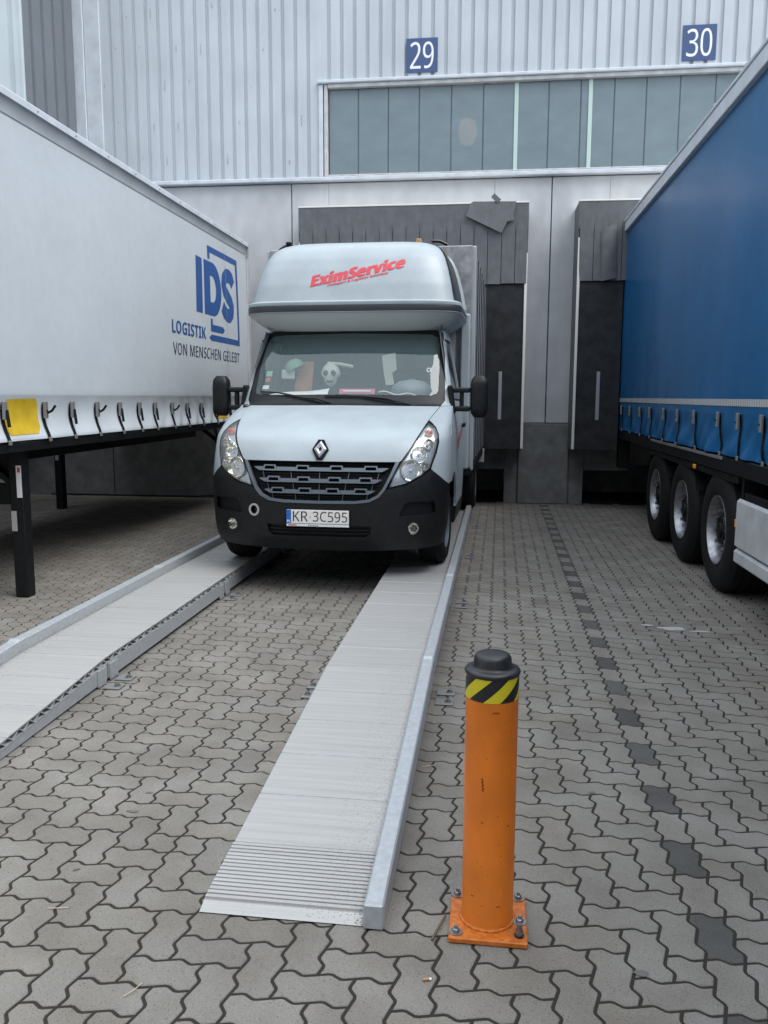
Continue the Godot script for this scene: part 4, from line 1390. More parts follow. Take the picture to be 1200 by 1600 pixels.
# ------------------------------------------------------------------ blue semi-trailer
func semi_trailer():
	var t := thing("semi_trailer", "blue curtain side semi trailer backed up to the dock beside the bollard", "trailer")
	var X := 1.93
	var z0 := -12.85; var z1 := 0.75
	var bulge := func(z: float, y: float) -> float:
		var lowness := clampf((1.52 - y) / 0.32, 0.0, 1.0)
		var wr := (0.012 * sin(z * 7.0 + y * 9.0) + 0.012 * sin(z * 15.0 - y * 21.0 + sin(z * 4.0) * 2.0)) * lowness
		var belly := 0.016 * sin(clampf((y - 1.5) / 2.5, 0.0, 1.0) * PI) * (1.0 + 0.7 * sin(z * 1.7) + 0.3 * sin(z * 4.3))
		return wr + belly - 0.01 * sin(lowness * PI) + 0.006 * sin(z * 11.4) * clampf((2.2 - y), 0.0, 1.0)
	var rows := []
	for i in 50:
		var y := 1.19 + 0.35 * i / 18.0 if i <= 18 else lerpf(1.54, 4.0, (i - 18) / 31.0)
		var row := []
		for j in 200:
			var z := lerpf(z1, z0 + 0.14, j / 199.0)
			row.append(Vector3(X - bulge.call(z, y), y, z))
		rows.append(row)
	var mb := MB.new()
	mb.grid(rows)
	var curtain := part(t, "curtain", mb, M.blue_tarp)
	part(t, "inner_box", wall_box(X + 0.07, X + 2.48, 1.2, 4.0, z0 + 0.03, z1 - 0.02, 0.0), M.black_steel)
	part(t, "roof", wall_box(X + 0.02, X + 2.5, 4.0, 4.10, z0, z1, 0.01), M.trim)
	var rail := part(t, "roof_rail", wall_box(X - 0.045, X + 0.018, 3.965, 4.092, z0, z1, 0.006), M.trim)
	part(rail, "rail_cover", wall_box(X - 0.055, X + 0.018, 4.094, 4.125, z0, z1, 0.006), M.trim)
	for k in 14:
		part(rail, "bracket", wall_box(X - 0.052, X - 0.02, 4.126, 4.137, z0 + 0.5 + k * 0.9, z0 + 0.56 + k * 0.9, 0.002), M.trim)
	part(t, "rear_post", wall_box(X - 0.03, X + 0.12, 1.12, 4.0, z0, z0 + 0.13, 0.01), M.blue_tarp)
	part(t, "rear_edge", wall_box(X - 0.042, X - 0.031, 1.15, 3.96, z0 + 0.02, z0 + 0.045, 0.002), M.rail_grey)
	part(t, "rear_door", wall_box(X + 0.125, X + 2.5, 1.2, 3.99, z0 - 0.02, z0 + 0.025, 0.004), M.blue_tarp)
	var on := func(u: Vector2) -> Vector3: return Vector3(X - bulge.call(u.x, u.y) - 0.005, u.y, u.x)
	mb = MB.new()
	var z := -12.6
	while z < -3.0:
		for i in 2:
			var y0 := 1.585 + 0.0275 * i
			var q := [on.call(Vector2(z, y0)), on.call(Vector2(z + 0.05, y0)), on.call(Vector2(z + 0.05, y0 + 0.0275)), on.call(Vector2(z, y0 + 0.0275))]
			mb.quad(q[0], q[1], q[2], q[3], Rect2(0, i * 0.5, 1, 0.5))
		z += 0.05
	part(curtain, "reflective_tape", mb, M.tape_reflect)
	var zs := [-4.2, -4.85, -5.5, -6.12, -6.68, -7.24, -8.04, -8.71, -9.41, -10.19, -10.81, -11.56, -12.30]
	for k in zs.size(): strap(t, -1.0, X, zs[k], 1.525, 1.20, bulge, 1.1, 2)
	part(t, "side_rail", wall_box(X + 0.0, X + 0.10, 1.05, 1.175, z0, z1, 0.008), M.black_steel)
	part(t, "rub_rail", wall_box(X - 0.012, X - 0.001, 1.145, 1.17, -10.1, -7.1, 0.003), M.buckle)
	part(t, "rear_bumper", wall_box(X + 0.15, X + 2.4, 0.5, 0.66, z0 + 0.25, z0 + 0.37, 0.01), M.black_steel)
	part(t, "rear_bumper", wall_box(X + 0.02, X + 0.18, 0.62, 1.04, z0 + 0.05, z0 + 0.24, 0.01), M.black_steel)
	for xx in [X + 0.75, X + 1.6]:
		part(t, "main_beam", wall_box(xx, xx + 0.14, 0.75, 1.15, z0 + 0.2, z1, 0.004), M.black_steel)
	part(t, "deck_underside", wall_box(X + 0.1, X + 2.4, 1.16, 1.195, z0 + 0.1, z1, 0.0), M.black_steel)
	for az in [-9.95, -8.64, -7.33]:
		truck_wheel(t, Vector3(X + 0.06, 0.53, az), -1.0)
		truck_wheel(t, Vector3(X + 2.42, 0.53, az), 1.0)
		mb = MB.new()
		mb.cyl(Vector3(X + 0.3, 0.53, az), Vector3(X + 2.2, 0.53, az), 0.07, 0.07, 14)
		part(t, "axle", mb, M.black_steel)
		mb = MB.new()                                    # mudguard over the tyre
		var r2 := []
		for k in 13:
			var a := deg_to_rad(25 + 130.0 * k / 12.0)
			r2.append([Vector3(X + 0.05, 0.53 + 0.585 * sin(a), az + 0.585 * cos(a)), Vector3(X + 0.46, 0.53 + 0.585 * sin(a), az + 0.585 * cos(a))])
		mb.grid(r2)
		part(t, "mudguard", mb, M.black_steel)
	part(t, "mud_panel", wall_box(X + 0.02, X + 0.10, 0.98, 1.045, -10.3, -6.75, 0.01), M.black_steel)
	part(t, "splash_panel", wall_box(X + 0.05, X + 0.45, 0.45, 1.04, -6.72, -6.68, 0.006), M.black_steel)
	# white side skirt with a groove
	var sk := part(t, "side_skirt", wall_box(X - 0.01, X + 0.035, 0.505, 0.885, -6.63, -1.6, 0.022), M.skirt_white)
	part(sk, "lower_panel", wall_box(X - 0.01, X + 0.035, 0.385, 0.497, -6.63, -1.6, 0.018), M.skirt_white)
	part(sk, "skirt_frame", wall_box(X + 0.04, X + 0.08, 0.42, 0.93, -6.6, -1.6, 0.004), M.black_steel)
	part(sk, "latch", wall_box(X - 0.016, X - 0.008, 0.665, 0.725, -6.622, -6.600, 0.002), M.amber)
	part(t, "tool_rack", wall_box(X + 0.12, X + 0.6, 0.5, 0.97, -6.1, -4.6, 0.02), M.black_steel)
	mb = MB.new()
	mb.box(Vector3(X - 0.004, 1.02, -8.0), Vector3(0.02, 0.04, 0.07), 0.006)
	part(t, "marker_lamp", mb, M.amber)

# ------------------------------------------------------------------ litter on the paving
func litter():
	var c := thing("cigarette_butt", "tan cigarette butt lying on the pavers near the bollard plate", "cigarette butt", Vector3(-0.135, 0.006, -2.165), 0.25)
	var mb := MB.new()
	mb.cyl(Vector3(-0.013, 0, 0), Vector3(0.006, 0, 0), 0.004, 0.0038, 10)
	part(c, "filter", mb, M.cork)
	mb = MB.new()
	mb.cyl(Vector3(0.0062, 0, 0), Vector3(0.012, 0, 0.001), 0.0038, 0.0034, 10)
	part(c, "paper", mb, M.paper)
	var tw := thing("twig", "short dark twig leaning against the orange bollard plate", "twig", Vector3(-0.115, 0.004, -2.39), 0.0)
	mb = MB.new()
	mb.tube([Vector3(-0.018, 0.002, 0.05), Vector3(-0.006, 0.006, 0.01), Vector3(0.012, 0.008, -0.05), Vector3(0.018, 0.005, -0.075)], 0.004, 6)
	part(tw, "stem", mb, M.twig)
	for q in [[-0.23, -3.55, 0.4], [-0.95, -2.02, 1.1], [-1.35, -2.35, 0.2]]:
		var s := thing("straw", "thin pale straw stalk lying on the grey pavers", "straw", Vector3(q[0], 0.004, q[1]), q[2], "straw stalks on the paving")
		mb = MB.new()
		mb.tube([Vector3(-0.03, 0, 0), Vector3(0, 0.003, 0.006), Vector3(0.035, 0, 0)], 0.0013, 5)
		part(s, "stalk", mb, M.straw)

# ------------------------------------------------------------------ trailers at the neighbouring bays, which shade the yard; the right one is added, unseen
func plain_trailer(x0: float, z1: float, label: String, m: Material):
	var t := thing("parked_trailer", label, "trailer")
	part(t, "body", wall_box(x0, x0 + 2.5, 1.15, 3.95, -12.8, z1, 0.03), m)
	part(t, "roof_rail", wall_box(x0 - 0.02, x0 + 2.52, 3.952, 4.03, -12.82, z1 + 0.02, 0.01), M.rail_grey)
	part(t, "side_rail", wall_box(x0 + 0.02, x0 + 2.48, 1.02, 1.148, -12.8, z1, 0.01), M.black_steel)
	part(t, "underride_guard", wall_box(x0 + 2.38, x0 + 2.46, 0.42, 0.95, -6.0, z1 + 0.5, 0.01), M.black_steel)
	part(t, "underride_guard", wall_box(x0 + 0.04, x0 + 0.12, 0.42, 0.95, -6.0, z1 + 0.5, 0.01), M.black_steel)
	for az in [-10.3, -8.99, -7.68]:
		truck_wheel(t, Vector3(x0 + 2.44, 0.53, az), 1.0)
		truck_wheel(t, Vector3(x0 + 0.06, 0.53, az), -1.0)
		var mb := MB.new()
		mb.cyl(Vector3(x0 + 0.3, 0.53, az), Vector3(x0 + 2.2, 0.53, az), 0.07, 0.07, 14)
		part(t, "axle", mb, M.black_steel)

# ------------------------------------------------------------------ trees across the yard, mirrored by the glass
func tree_row():
	var rng := RandomNumberGenerator.new()
	rng.seed = 91
	var leaves := MB.new()
	for k in 2600:
		var d := Vector3(rng.randfn(), rng.randfn(), rng.randfn()).normalized()
		var r := pow(rng.randf(), 0.45)
		var lump := 1.0 + 0.22 * sin(d.x * 5.0 + 1.0) * cos(d.y * 4.0) + 0.15 * sin(d.z * 7.0)
		var p := Vector3(d.x * 2.9, 7.2 + d.y * 4.2, d.z * 2.9) * Vector3(r * lump, 1, r * lump)
		p.y = 7.2 + d.y * 4.2 * r * lump
		var bs := Basis.from_euler(Vector3(rng.randf() * TAU, rng.randf() * TAU, rng.randf() * TAU)) * rng.randf_range(0.16, 0.34)
		leaves.quad(p + bs * Vector3(-1, 0, 0), p + bs * Vector3(0, 0.5, 0.2), p + bs * Vector3(1, 0, 0), p + bs * Vector3(0, -0.5, 0.2))
	var wood := MB.new()
	wood.cyl(Vector3(0, -0.05, 0), Vector3(0.1, 5.0, 0), 0.22, 0.12, 12)
	for k in 7:
		var a := TAU * k / 7.0
		wood.cyl(Vector3(0.08, 3.2 + 0.3 * k, 0), Vector3(cos(a) * 1.8, 5.6 + 0.5 * k, sin(a) * 1.8), 0.07, 0.02, 6)
	var lm := leaves.mesh()
	var wm := wood.mesh()
	for k in 13:
		var t := thing("broadleaf_tree", "leafy green tree in the row across the yard from the docks", "tree", Vector3(-24.0 + k * 4.2 + rng.randf_range(-0.6, 0.6), 0, 19.0 + rng.randf_range(-1.2, 1.2)), rng.randf() * TAU, "trees across the yard")
		part(t, "trunk", wm, M.twig)
		part(t, "crown", lm, M.foliage)
		t.scale = Vector3.ONE * rng.randf_range(0.9, 1.2)

# ------------------------------------------------------------------ van
# its own axes: x to the viewer's right, y up from the tyres' contact, z forward, 0 at the bumper
const PY := [0.15, 0.22, 0.32, 0.45, 0.62, 0.75, 0.88, 0.95, 1.02, 1.10, 1.18, 1.26, 1.33, 1.37, 1.40, 1.75, 2.08, 2.3]
const PZ := [-0.10, -0.05, -0.01, 0.0, 0.0, -0.015, -0.05, -0.075, -0.11, -0.17, -0.30, -0.50, -0.73, -0.90, -0.95, -1.21, -1.47, -1.65]

func half_width(y: float) -> float:
	return interp(y, [0.15, 0.4, 0.8, 1.1, 1.37, 2.08, 2.3], [0.98, 1.02, 1.035, 1.03, 1.0, 0.875, 0.84])

func corner_depth(y: float) -> float:
	return interp(y, [0.15, 0.6, 0.95, 1.37, 1.5, 2.08], [0.50, 0.50, 0.48, 0.28, 0.19, 0.16])

func front_z(x: float, y: float) -> float:
	var u := minf(absf(x) / half_width(y), 0.9999)
	return interp(y, PY, PZ) - corner_depth(y) * (1.0 - pow(1.0 - pow(u, 2.7), 1.0 / 2.7))

func on_front(off: float) -> Callable:
	return func(p: Vector2) -> Vector3: return Vector3(p.x, p.y, front_z(p.x, p.y) + off)

func on_side(sg: float, off: float) -> Callable:
	return func(p: Vector2) -> Vector3: return Vector3(sg * (half_width(p.y) + off), p.y, p.x)

func front_part(parent: Node, called: String, pl: PackedVector2Array, m: Material, off := 0.0, cell := 0.03, holes := [], depth := 0.02) -> MeshInstance3D:
	var mb := MB.new()
	mb.sheet(pl, on_front(off), cell, holes, Vector3(0, 0, -depth) if depth > 0 else Vector3.ZERO)
	return part(parent, called, mb, m)

# the sleeper pod's shell, by height
const POD_Y := [2.07, 2.10, 2.15, 2.21, 2.24, 2.30, 2.34, 2.50, 2.64, 2.75, 2.82, 2.87, 2.91, 2.935, 2.948]
const POD_W := [0.82, 0.88, 0.955, 1.02, 1.035, 1.035, 0.995, 0.965, 0.93, 0.895, 0.86, 0.82, 0.765, 0.69, 0.58]
const POD_Z := [-1.48, -1.41, -1.33, -1.26, -1.23, -1.23, -1.26, -1.30, -1.35, -1.40, -1.45, -1.50, -1.57, -1.65, -1.76]

func pod_ring(y: float, grow := 0.0, zb := -2.34) -> Array:
	var hw := interp_lin(y, POD_Y, POD_W) + grow
	var zf := interp_lin(y, POD_Y, POD_Z) + grow
	var d := 0.40
	var ring := [Vector3(-hw, y, zb), Vector3(-hw, y, (zb + zf - d) * 0.5)]
	for k in 33:
		var a := -PI / 2 + PI * k / 32.0
		var sx := signf(sin(a)) * pow(absf(sin(a)), 2.0 / 4.0)
		var cz := pow(maxf(0.0, cos(a)), 2.0 / 4.0)
		ring.append(Vector3(hw * sx, y, zf - d * (1.0 - cz)))
	ring.append_array([Vector3(hw, y, (zb + zf - d) * 0.5), Vector3(hw, y, zb)])
	return ring

func pod_z(x: float, y: float) -> float:
	var hw := interp_lin(y, POD_Y, POD_W)
	var u := minf(absf(x) / hw, 0.999)
	return interp_lin(y, POD_Y, POD_Z) - 0.40 * (1.0 - pow(1.0 - pow(u, 4.0), 1.0 / 4.0))

func headlight(van: Node3D, sg: float):
	var out := V2([0.838, 1.248, 0.866, 1.232, 0.905, 1.198, 0.936, 1.142, 0.945, 1.085, 0.932, 0.998, 0.902, 0.905, 0.893, 0.870, 0.822, 0.811, 0.702, 0.747, 0.563, 0.715, 0.602, 0.818, 0.668, 0.934, 0.736, 1.035, 0.800, 1.165])
	if sg < 0: out = mirrored(out)
	var n := Node3D.new()
	n.name = "headlight"
	van.add_child(n, true)
	front_part(n, "housing", out, M.lamp_housing, -0.055, 0.03, [], 0.0)
	var rim := MB.new()
	var inn := MB.inset(out, 0.010)
	rim.sheet(out, on_front(-0.002), 0.03, [inn], Vector3(0, 0, -0.055))
	part(n, "bezel", rim, M.gloss_black)
	front_part(n, "lens", inn, M.clear_glass, 0.001, 0.03, [], 0.0)
	for q in [[0.742, 0.860, 0.088, 0], [0.800, 0.985, 0.066, 0], [0.868, 1.066, 0.042, 1], [0.862, 1.150, 0.034, 2], [0.848, 0.888, 0.034, 1]]:
		var c := Vector3(sg * q[0], q[1], front_z(q[0], q[1]) - 0.012)
		if q[3] == 0: c.z -= 0.012
		var xf := Transform3D(Basis(Vector3(1, 0, 0), Vector3(0, 0, 1), Vector3(0, -1, 0)), c)
		xf.basis = Basis(Vector3.UP, sg * 0.35) * Basis(Vector3.RIGHT, -0.12) * xf.basis
		var mb := MB.new()
		var r: float = q[2]
		if q[3] == 2:
			mb.lathe([Vector2(r, -0.02), Vector2(r * 0.96, 0.0), Vector2(r * 0.6, 0.008), Vector2(0, 0.010)], xf, 24)
			part(n, "indicator", mb, M.indicator_orange)
			continue
		mb.lathe([Vector2(r * 1.04, 0.0), Vector2(r, 0.004), Vector2(r * 0.92, -0.012), Vector2(r * 0.7, -0.032), Vector2(r * 0.4, -0.046), Vector2(r * 0.18, -0.05), Vector2(0, -0.05)], xf, 32, 60)
		var bowl := part(n, "reflector", mb, M.reflector_bowl)
		mb = MB.new()
		mb.lathe([Vector2(0.012, -0.05), Vector2(0.012, -0.012), Vector2(0.009, -0.004), Vector2(0, -0.002)], xf, 16)
		part(bowl, "bulb", mb, M.chrome if q[3] == 0 else M.lamp_housing)
		if q[3] == 0:
			mb = MB.new()
			for k in 7:
				var xx: float = (k - 3) / 3.5 * r * 0.85
				var hh := sqrt(maxf(0.0, r * r * 0.8 - xx * xx))
				var ctr := xf * Vector3(xx, 0.002, 0)
				mb.cyl(ctr + Vector3(0, -hh, 0), ctr + Vector3(0, hh, 0), 0.0022, 0.0022, 5)
			part(bowl, "fluting", mb, M.clear_glass)

func build_van():
	var van := thing("box_van", "white delivery van with sleeper pod and dark bumper parked on the two ramps", "van", Vector3(-1.345, 0.196, -6.60), deg_to_rad(-2.0))
	# hood
	var hood := front_part(van, "hood", both(V2([0, 0.928, 0.645, 0.928, 0.664, 0.940, 0.732, 1.042, 0.795, 1.168, 0.834, 1.252, 0.882, 1.345, 0.893, 1.368, 0, 1.374])), M.van_white, 0.004, 0.03)
	# emblem on the nose
	var ez := front_z(0, 1.02)
	var eb := Basis(Vector3.RIGHT, deg_to_rad(-27))
	var em := Node3D.new()
	em.name = "emblem"
	van.add_child(em)
	em.transform = Transform3D(eb.scaled(Vector3.ONE * 1.12), Vector3(0, 1.022, ez + 0.012))
	var mb := MB.new()
	mb.prism(V2([-0.022, 0.078, 0.022, 0.078, 0.062, 0.0, 0.022, -0.078, -0.022, -0.078, -0.062, 0.0]), 0.02, Transform3D(Basis(), Vector3(0, 0, 0.010)), 0.004)
	part(em, "backing", mb, M.matt_black)
	mb = MB.new()
	var oo := V2([0.0, 0.066, 0.047, 0.0, 0.0, -0.066, -0.047, 0.0])
	var ii := V2([0.0, 0.021, 0.013, 0.0, 0.0, -0.021, -0.013, 0.0])
	for k in 4:
		var l := (k + 1) % 4
		var a := Vector3(oo[k].x, oo[k].y, 0.0105); var b := Vector3(oo[l].x, oo[l].y, 0.0105)
		var c := Vector3(ii[l].x, ii[l].y, 0.0105); var d := Vector3(ii[k].x, ii[k].y, 0.0105)
		var ma := (a + d) * 0.5 + Vector3(0, 0, 0.012); var mc := (b + c) * 0.5 + Vector3(0, 0, 0.012)
		mb.quad(a, b, mc, ma); mb.quad(ma, mc, c, d)
	part(em, "diamond", mb, M.chrome)
	# fenders, pillars, cab sides
	for sg in [-1.0, 1.0]:
		var fen := V2([0.898, 1.368, 0.888, 1.345, 0.840, 1.255, 0.868, 1.237, 0.909, 1.201, 0.941, 1.144, 0.950, 1.085, 0.937, 0.997, 0.907, 0.903, 0.899, 0.867, 0.968, 0.806, 1.022, 0.745, 1.0325, 0.73, 1.0350, 0.80, 1.0325, 1.0, 1.0295, 1.1, 1.017, 1.25, 0.9995, 1.372])
		if sg < 0: fen = mirrored(fen)
		front_part(van, "fender", fen, M.van_white, 0.0, 0.02)
		var pil := V2([0.898, 1.372, 0.9995, 1.372, 0.963, 1.6, 0.912, 1.86, 0.8745, 2.09, 0.80, 2.09, 0.80, 2.085, 0.869, 2.058, 0.899, 1.862, 0.918, 1.6, 0.931, 1.42])
		if sg < 0: pil = mirrored(pil)
		front_part(van, "pillar", pil, M.van_white, 0.0, 0.02)
		# side: polygon in (z, y)
		var pl := PackedVector2Array()
		for k in 15:
			var y := 0.74 + (2.09 - 0.74) * k / 14.0
			pl.push_back(Vector2(interp(y, PY, PZ) - corner_depth(y) + 0.004, y))
		pl.append_array(V2([-2.28, 2.09, -2.28, 0.42, -1.34, 0.42]))
		for k in 10:
			var a := deg_to_rad(168.0 - 110.0 * k / 9.0)
			pl.push_back(Vector2(-0.92 + 0.43 * cos(a), 0.36 + 0.43 * sin(a)))
		var win := V2([-1.24, 1.44, -1.46, 1.98, -2.06, 1.99, -2.08, 1.43])
		mb = MB.new()
		mb.sheet(pl, on_side(sg, 0.0), 0.06, [win], Vector3(-sg * 0.02, 0, 0))
		var side := part(van, "cab_side", mb, M.van_white)
		mb = MB.new()
		mb.sheet(win, on_side(sg, -0.006), 0.08)
		part(side, "side_window", mb, M.side_glass)
		mb = MB.new()
		mb.sheet(V2([-1.05, 0.7, -1.12, 1.40, -1.40, 2.07, -2.24, 2.07, -2.24, 0.7]), on_side(sg, -0.035), 0.1, [win])
		part(side, "door_lining", mb, M.dash)
		mb = MB.new()
		mb.sheet(V2([-1.22, 1.425, -1.45, 2.0, -2.08, 2.01, -2.10, 1.415]), on_side(sg, 0.003), 0.08, [win])
		part(side, "window_seal", mb, M.van_black)
		for dl in [V2([-1.18, 0.80, -1.188, 0.80, -1.188, 1.40, -1.18, 1.40]), V2([-2.16, 0.44, -2.168, 0.44, -2.168, 2.05, -2.16, 2.05])]:
			mb = MB.new()
			mb.sheet(dl, on_side(sg, 0.0015), 0.2)
			part(side, "door_gap", mb, M.gloss_black)
		mb = MB.new()
		mb.box(Vector3(sg * (half_width(1.17) + 0.022), 1.17, -2.03), Vector3(0.03, 0.045, 0.17), 0.01)
		part(side, "door_handle", mb, M.van_black)
		lettering(side, "door_letter", "EximService", 0.8, 0.62, 0.11, func(u): return Vector3(sg * (half_width(0.95 + u.y) + 0.004), 0.95 + u.y + 0.2 * u.x, -1.30 - u.x) if sg > 0 else Vector3(sg * (half_width(0.95 + u.y) + 0.004), 0.95 + u.y + 0.2 * u.x, -1.92 + u.x), M.print_red)
		mb = MB.new()
		mb.sheet(V2([-1.36, 0.26, -2.28, 0.26, -2.28, 0.42, -1.345, 0.42]), on_side(sg, 0.006), 0.1, [], Vector3(-sg * 0.05, 0, 0))
		part(van, "sill", mb, M.van_black)
		headlight(van, sg)
		# mirror on two arms
		var mir := Node3D.new()
		mir.name = "mirror"
		van.add_child(mir, true)
		mb = MB.new()
		var rr := []
		for k in 11:
			var t := k / 10.0
			var y := lerpf(1.265, 1.645, t)
			var pinch := pow(1.0 - pow(absf(2.0 * t - 1.0), 4.0), 0.5)
			var ring := []
			for j in 17:
				var a := TAU * j / 16.0
				var ex := signf(cos(a)) * pow(absf(cos(a)), 0.6) * 0.083 * (0.55 + 0.45 * pinch)
				var ezz := signf(sin(a)) * pow(absf(sin(a)), 0.7) * 0.075 * (0.5 + 0.5 * pinch)
				ring.append(Vector3(sg * 1.235 + ex, y, -1.21 + ezz))
			rr.append(ring)
		mb.grid(rr)
		for k in [0, 10]:
			for j in range(1, 15): mb.tri(rr[k][0], rr[k][j], rr[k][j + 1])
		part(mir, "mirror_shell", mb, M.van_black)
		for y in [1.345, 1.515]:
			mb = MB.new()
			mb.box(Vector3(sg * 1.055, y, -1.18), Vector3(0.20, 0.048, 0.06), 0.012)
			part(mir, "arm", mb, M.van_black)
		part(mir, "arm_post", mbox(Vector3(sg * 1.075, 1.43, -1.19), Vector3(0.038, 0.15, 0.05), 0.008), M.van_black)
		part(mir, "arm_foot", mbox(Vector3(sg * 0.985, 1.43, -1.17), Vector3(0.045, 0.26, 0.12), 0.012, Basis(Vector3(0, 0, 1), sg * 0.14)), M.van_black)
		# front wheel
		for q in [[sg * 0.985, -0.86, false], [sg * 1.06, -4.58, true]]:
			var w := Node3D.new()
			w.name = "wheel"
			van.add_child(w, true)
			w.position = Vector3(q[0] + (-0.02 if sg < 0 and not q[2] else 0.0), 0.317, q[1])
			if not q[2]: w.rotation.y = deg_to_rad(-2.5)
			var xf := Transform3D(Basis(Vector3(0, -sg, 0), Vector3(sg, 0, 0), Vector3(0, 0, 1)), Vector3.ZERO)
			mb = MB.new()
			mb.lathe([Vector2(0.205, -0.01), Vector2(0.22, 0.0), Vector2(0.26, 0.006), Vector2(0.30, 0.0), Vector2(0.33, -0.018), Vector2(0.343, -0.045), Vector2(0.345, -0.07), Vector2(0.338, -0.072), Vector2(0.338, -0.08), Vector2(0.345, -0.082), Vector2(0.345, -0.11), Vector2(0.338, -0.112), Vector2(0.338, -0.12), Vector2(0.345, -0.122), Vector2(0.345, -0.15), Vector2(0.338, -0.152), Vector2(0.338, -0.16), Vector2(0.345, -0.162), Vector2(0.343, -0.19), Vector2(0.33, -0.215), Vector2(0.29, -0.235), Vector2(0.21, -0.23)], xf, 44, 40)
			part(w, "tyre", mb, M.tyre)
			mb = MB.new()
			mb.lathe([Vector2(0.212, -0.008), Vector2(0.205, -0.004), Vector2(0.19, -0.03), Vector2(0.16, -0.05), Vector2(0.08, -0.03), Vector2(0.05, -0.015), Vector2(0, -0.015)], xf, 32, 50)
			part(w, "rim", mb, M.silver)
			mb = MB.new()
			mb.lathe([Vector2(0.21, -0.22), Vector2(0.0, -0.22)], xf, 24)
			part(w, "drum", mb, M.black_steel)
	# bumper with its openings
	var bump_r := V2([0, 0.588, 0.30, 0.592, 0.42, 0.606, 0.50, 0.645, 0.545, 0.70, 0.556, 0.709, 0.703, 0.741, 0.824, 0.806, 0.896, 0.866, 0.966, 0.802, 1.020, 0.741, 1.0325, 0.724, 1.030, 0.60, 1.0195, 0.40, 1.003, 0.30, 0.992, 0.225, 0.83, 0.212, 0.4, 0.196, 0, 0.194])
	var fog_l := ngon(Vector2(-0.765, 0.388), 0.048, 20, 0.05)
	var fog_r := ngon(Vector2(0.765, 0.388), 0.048, 20, 0.05)
	var rec := V2([0.705, 0.600, 0.760, 0.612, 0.930, 0.606, 0.938, 0.520, 0.900, 0.503, 0.668, 0.492, 0.660, 0.510])
	var slot := V2([-0.435, 0.412, 0.435, 0.412, 0.425, 0.345, 0.385, 0.318, -0.385, 0.318, -0.425, 0.345])
	var tow := ngon(Vector2(-0.552, 0.524), 0.030, 20, 0.036)
	var holes := [fog_l, fog_r, rec, mirrored(rec), slot, tow]
	var bum := front_part(van, "bumper", both(bump_r), M.van_black, 0.006, 0.025, holes, 0.045)
	for h in [rec, mirrored(rec), slot]:
		front_part(bum, "recess", h, M.van_black, -0.036, 0.04, [], 0.0)
	for y in [0.345, 0.375]:
		front_part(bum, "slat", V2([-0.42, y - 0.005, 0.42, y - 0.005, 0.42, y + 0.005, -0.42, y + 0.005]), M.van_black, -0.012, 0.05, [], 0.02)
	front_part(bum, "tow_eye_ring", ngon(Vector2(-0.552, 0.524), 0.048, 24, 0.052), M.label_grey, 0.009, 0.012, [tow], 0.01)
	front_part(bum, "tow_eye_hole", tow, M.gloss_black, -0.03, 0.03, [], 0.0)
	for f in [fog_l, fog_r]:
		var c := Vector2.ZERO
		for p in f: c += p / f.size()
		var n := Node3D.new()
		n.name = "fog_lamp"
		van.add_child(n, true)
		var xf := Transform3D(Basis(Vector3(1, 0, 0), Vector3(0, 0, 1), Vector3(0, -1, 0)), Vector3(c.x, c.y, front_z(c.x, c.y) - 0.02))
		xf.basis = Basis(Vector3.UP, signf(c.x) * 0.3) * xf.basis
		mb = MB.new()
		mb.lathe([Vector2(0.05, 0.012), Vector2(0.046, 0.0), Vector2(0.035, -0.02), Vector2(0.012, -0.03), Vector2(0, -0.03)], xf, 24, 60)
		part(n, "reflector", mb, M.reflector_bowl)
		mb = MB.new()
		mb.box(xf * Vector3(0, -0.004, 0), Vector3(0.012, 0.03, 0.012), 0.003)
		mb.box(xf * Vector3(0, -0.002, 0), Vector3(0.05, 0.006, 0.006), 0.001)
		part(n, "bulb_shield", mb, M.gloss_black)
		mb = MB.new()
		mb.lathe([Vector2(0.047, 0.008), Vector2(0.03, 0.014), Vector2(0, 0.016)], xf, 24, 60)
		part(n, "lens", mb, M.clear_glass)
	# grille
	var go := both(V2([0, 0.590, 0.30, 0.594, 0.42, 0.608, 0.498, 0.648, 0.545, 0.706, 0.598, 0.815, 0.650, 0.926, 0, 0.926]))
	var gi := both(V2([0, 0.610, 0.295, 0.614, 0.408, 0.627, 0.480, 0.662, 0.525, 0.716, 0.577, 0.822, 0.622, 0.930, 0, 0.930]))
	var gr := Node3D.new()
	gr.name = "grille"
	van.add_child(gr)
	mb = MB.new()
	mb.sheet(go, on_front(0.012), 0.025, [gi], Vector3(0, 0, -0.04))
	part(gr, "surround", mb, M.silver)
	front_part(gr, "backing", go, M.matt_black, -0.05, 0.05, [], 0.0)
	var bars := [[0.863, 0.565], [0.771, 0.512], [0.682, 0.462]]
	for bi in 3:
		var y: float = bars[bi][0]
		var hw: float = bars[bi][1]
		var hs := []
		var tags := []
		for k in 4:
			var cx := (k - 1.5) * hw * 0.50
			hs.append(V2([cx - 0.045, y - 0.002, cx + 0.045, y - 0.002, cx + 0.040, y + 0.024, cx - 0.040, y + 0.024]))
			tags.append(V2([cx - 0.060, y - 0.014, cx + 0.060, y - 0.014, cx + 0.050, y + 0.033, cx - 0.050, y + 0.033]))
		front_part(gr, "bar", V2([-hw, y + 0.012, -hw + 0.05, y - 0.014, hw - 0.05, y - 0.014, hw, y + 0.012, hw - 0.01, y + 0.016, -hw + 0.01, y + 0.016]), M.silver, -0.008, 0.03, hs, 0.025)
		for k in 4:
			front_part(gr, "bar_hook", tags[k], M.silver, -0.002, 0.03, [hs[k]], 0.03)
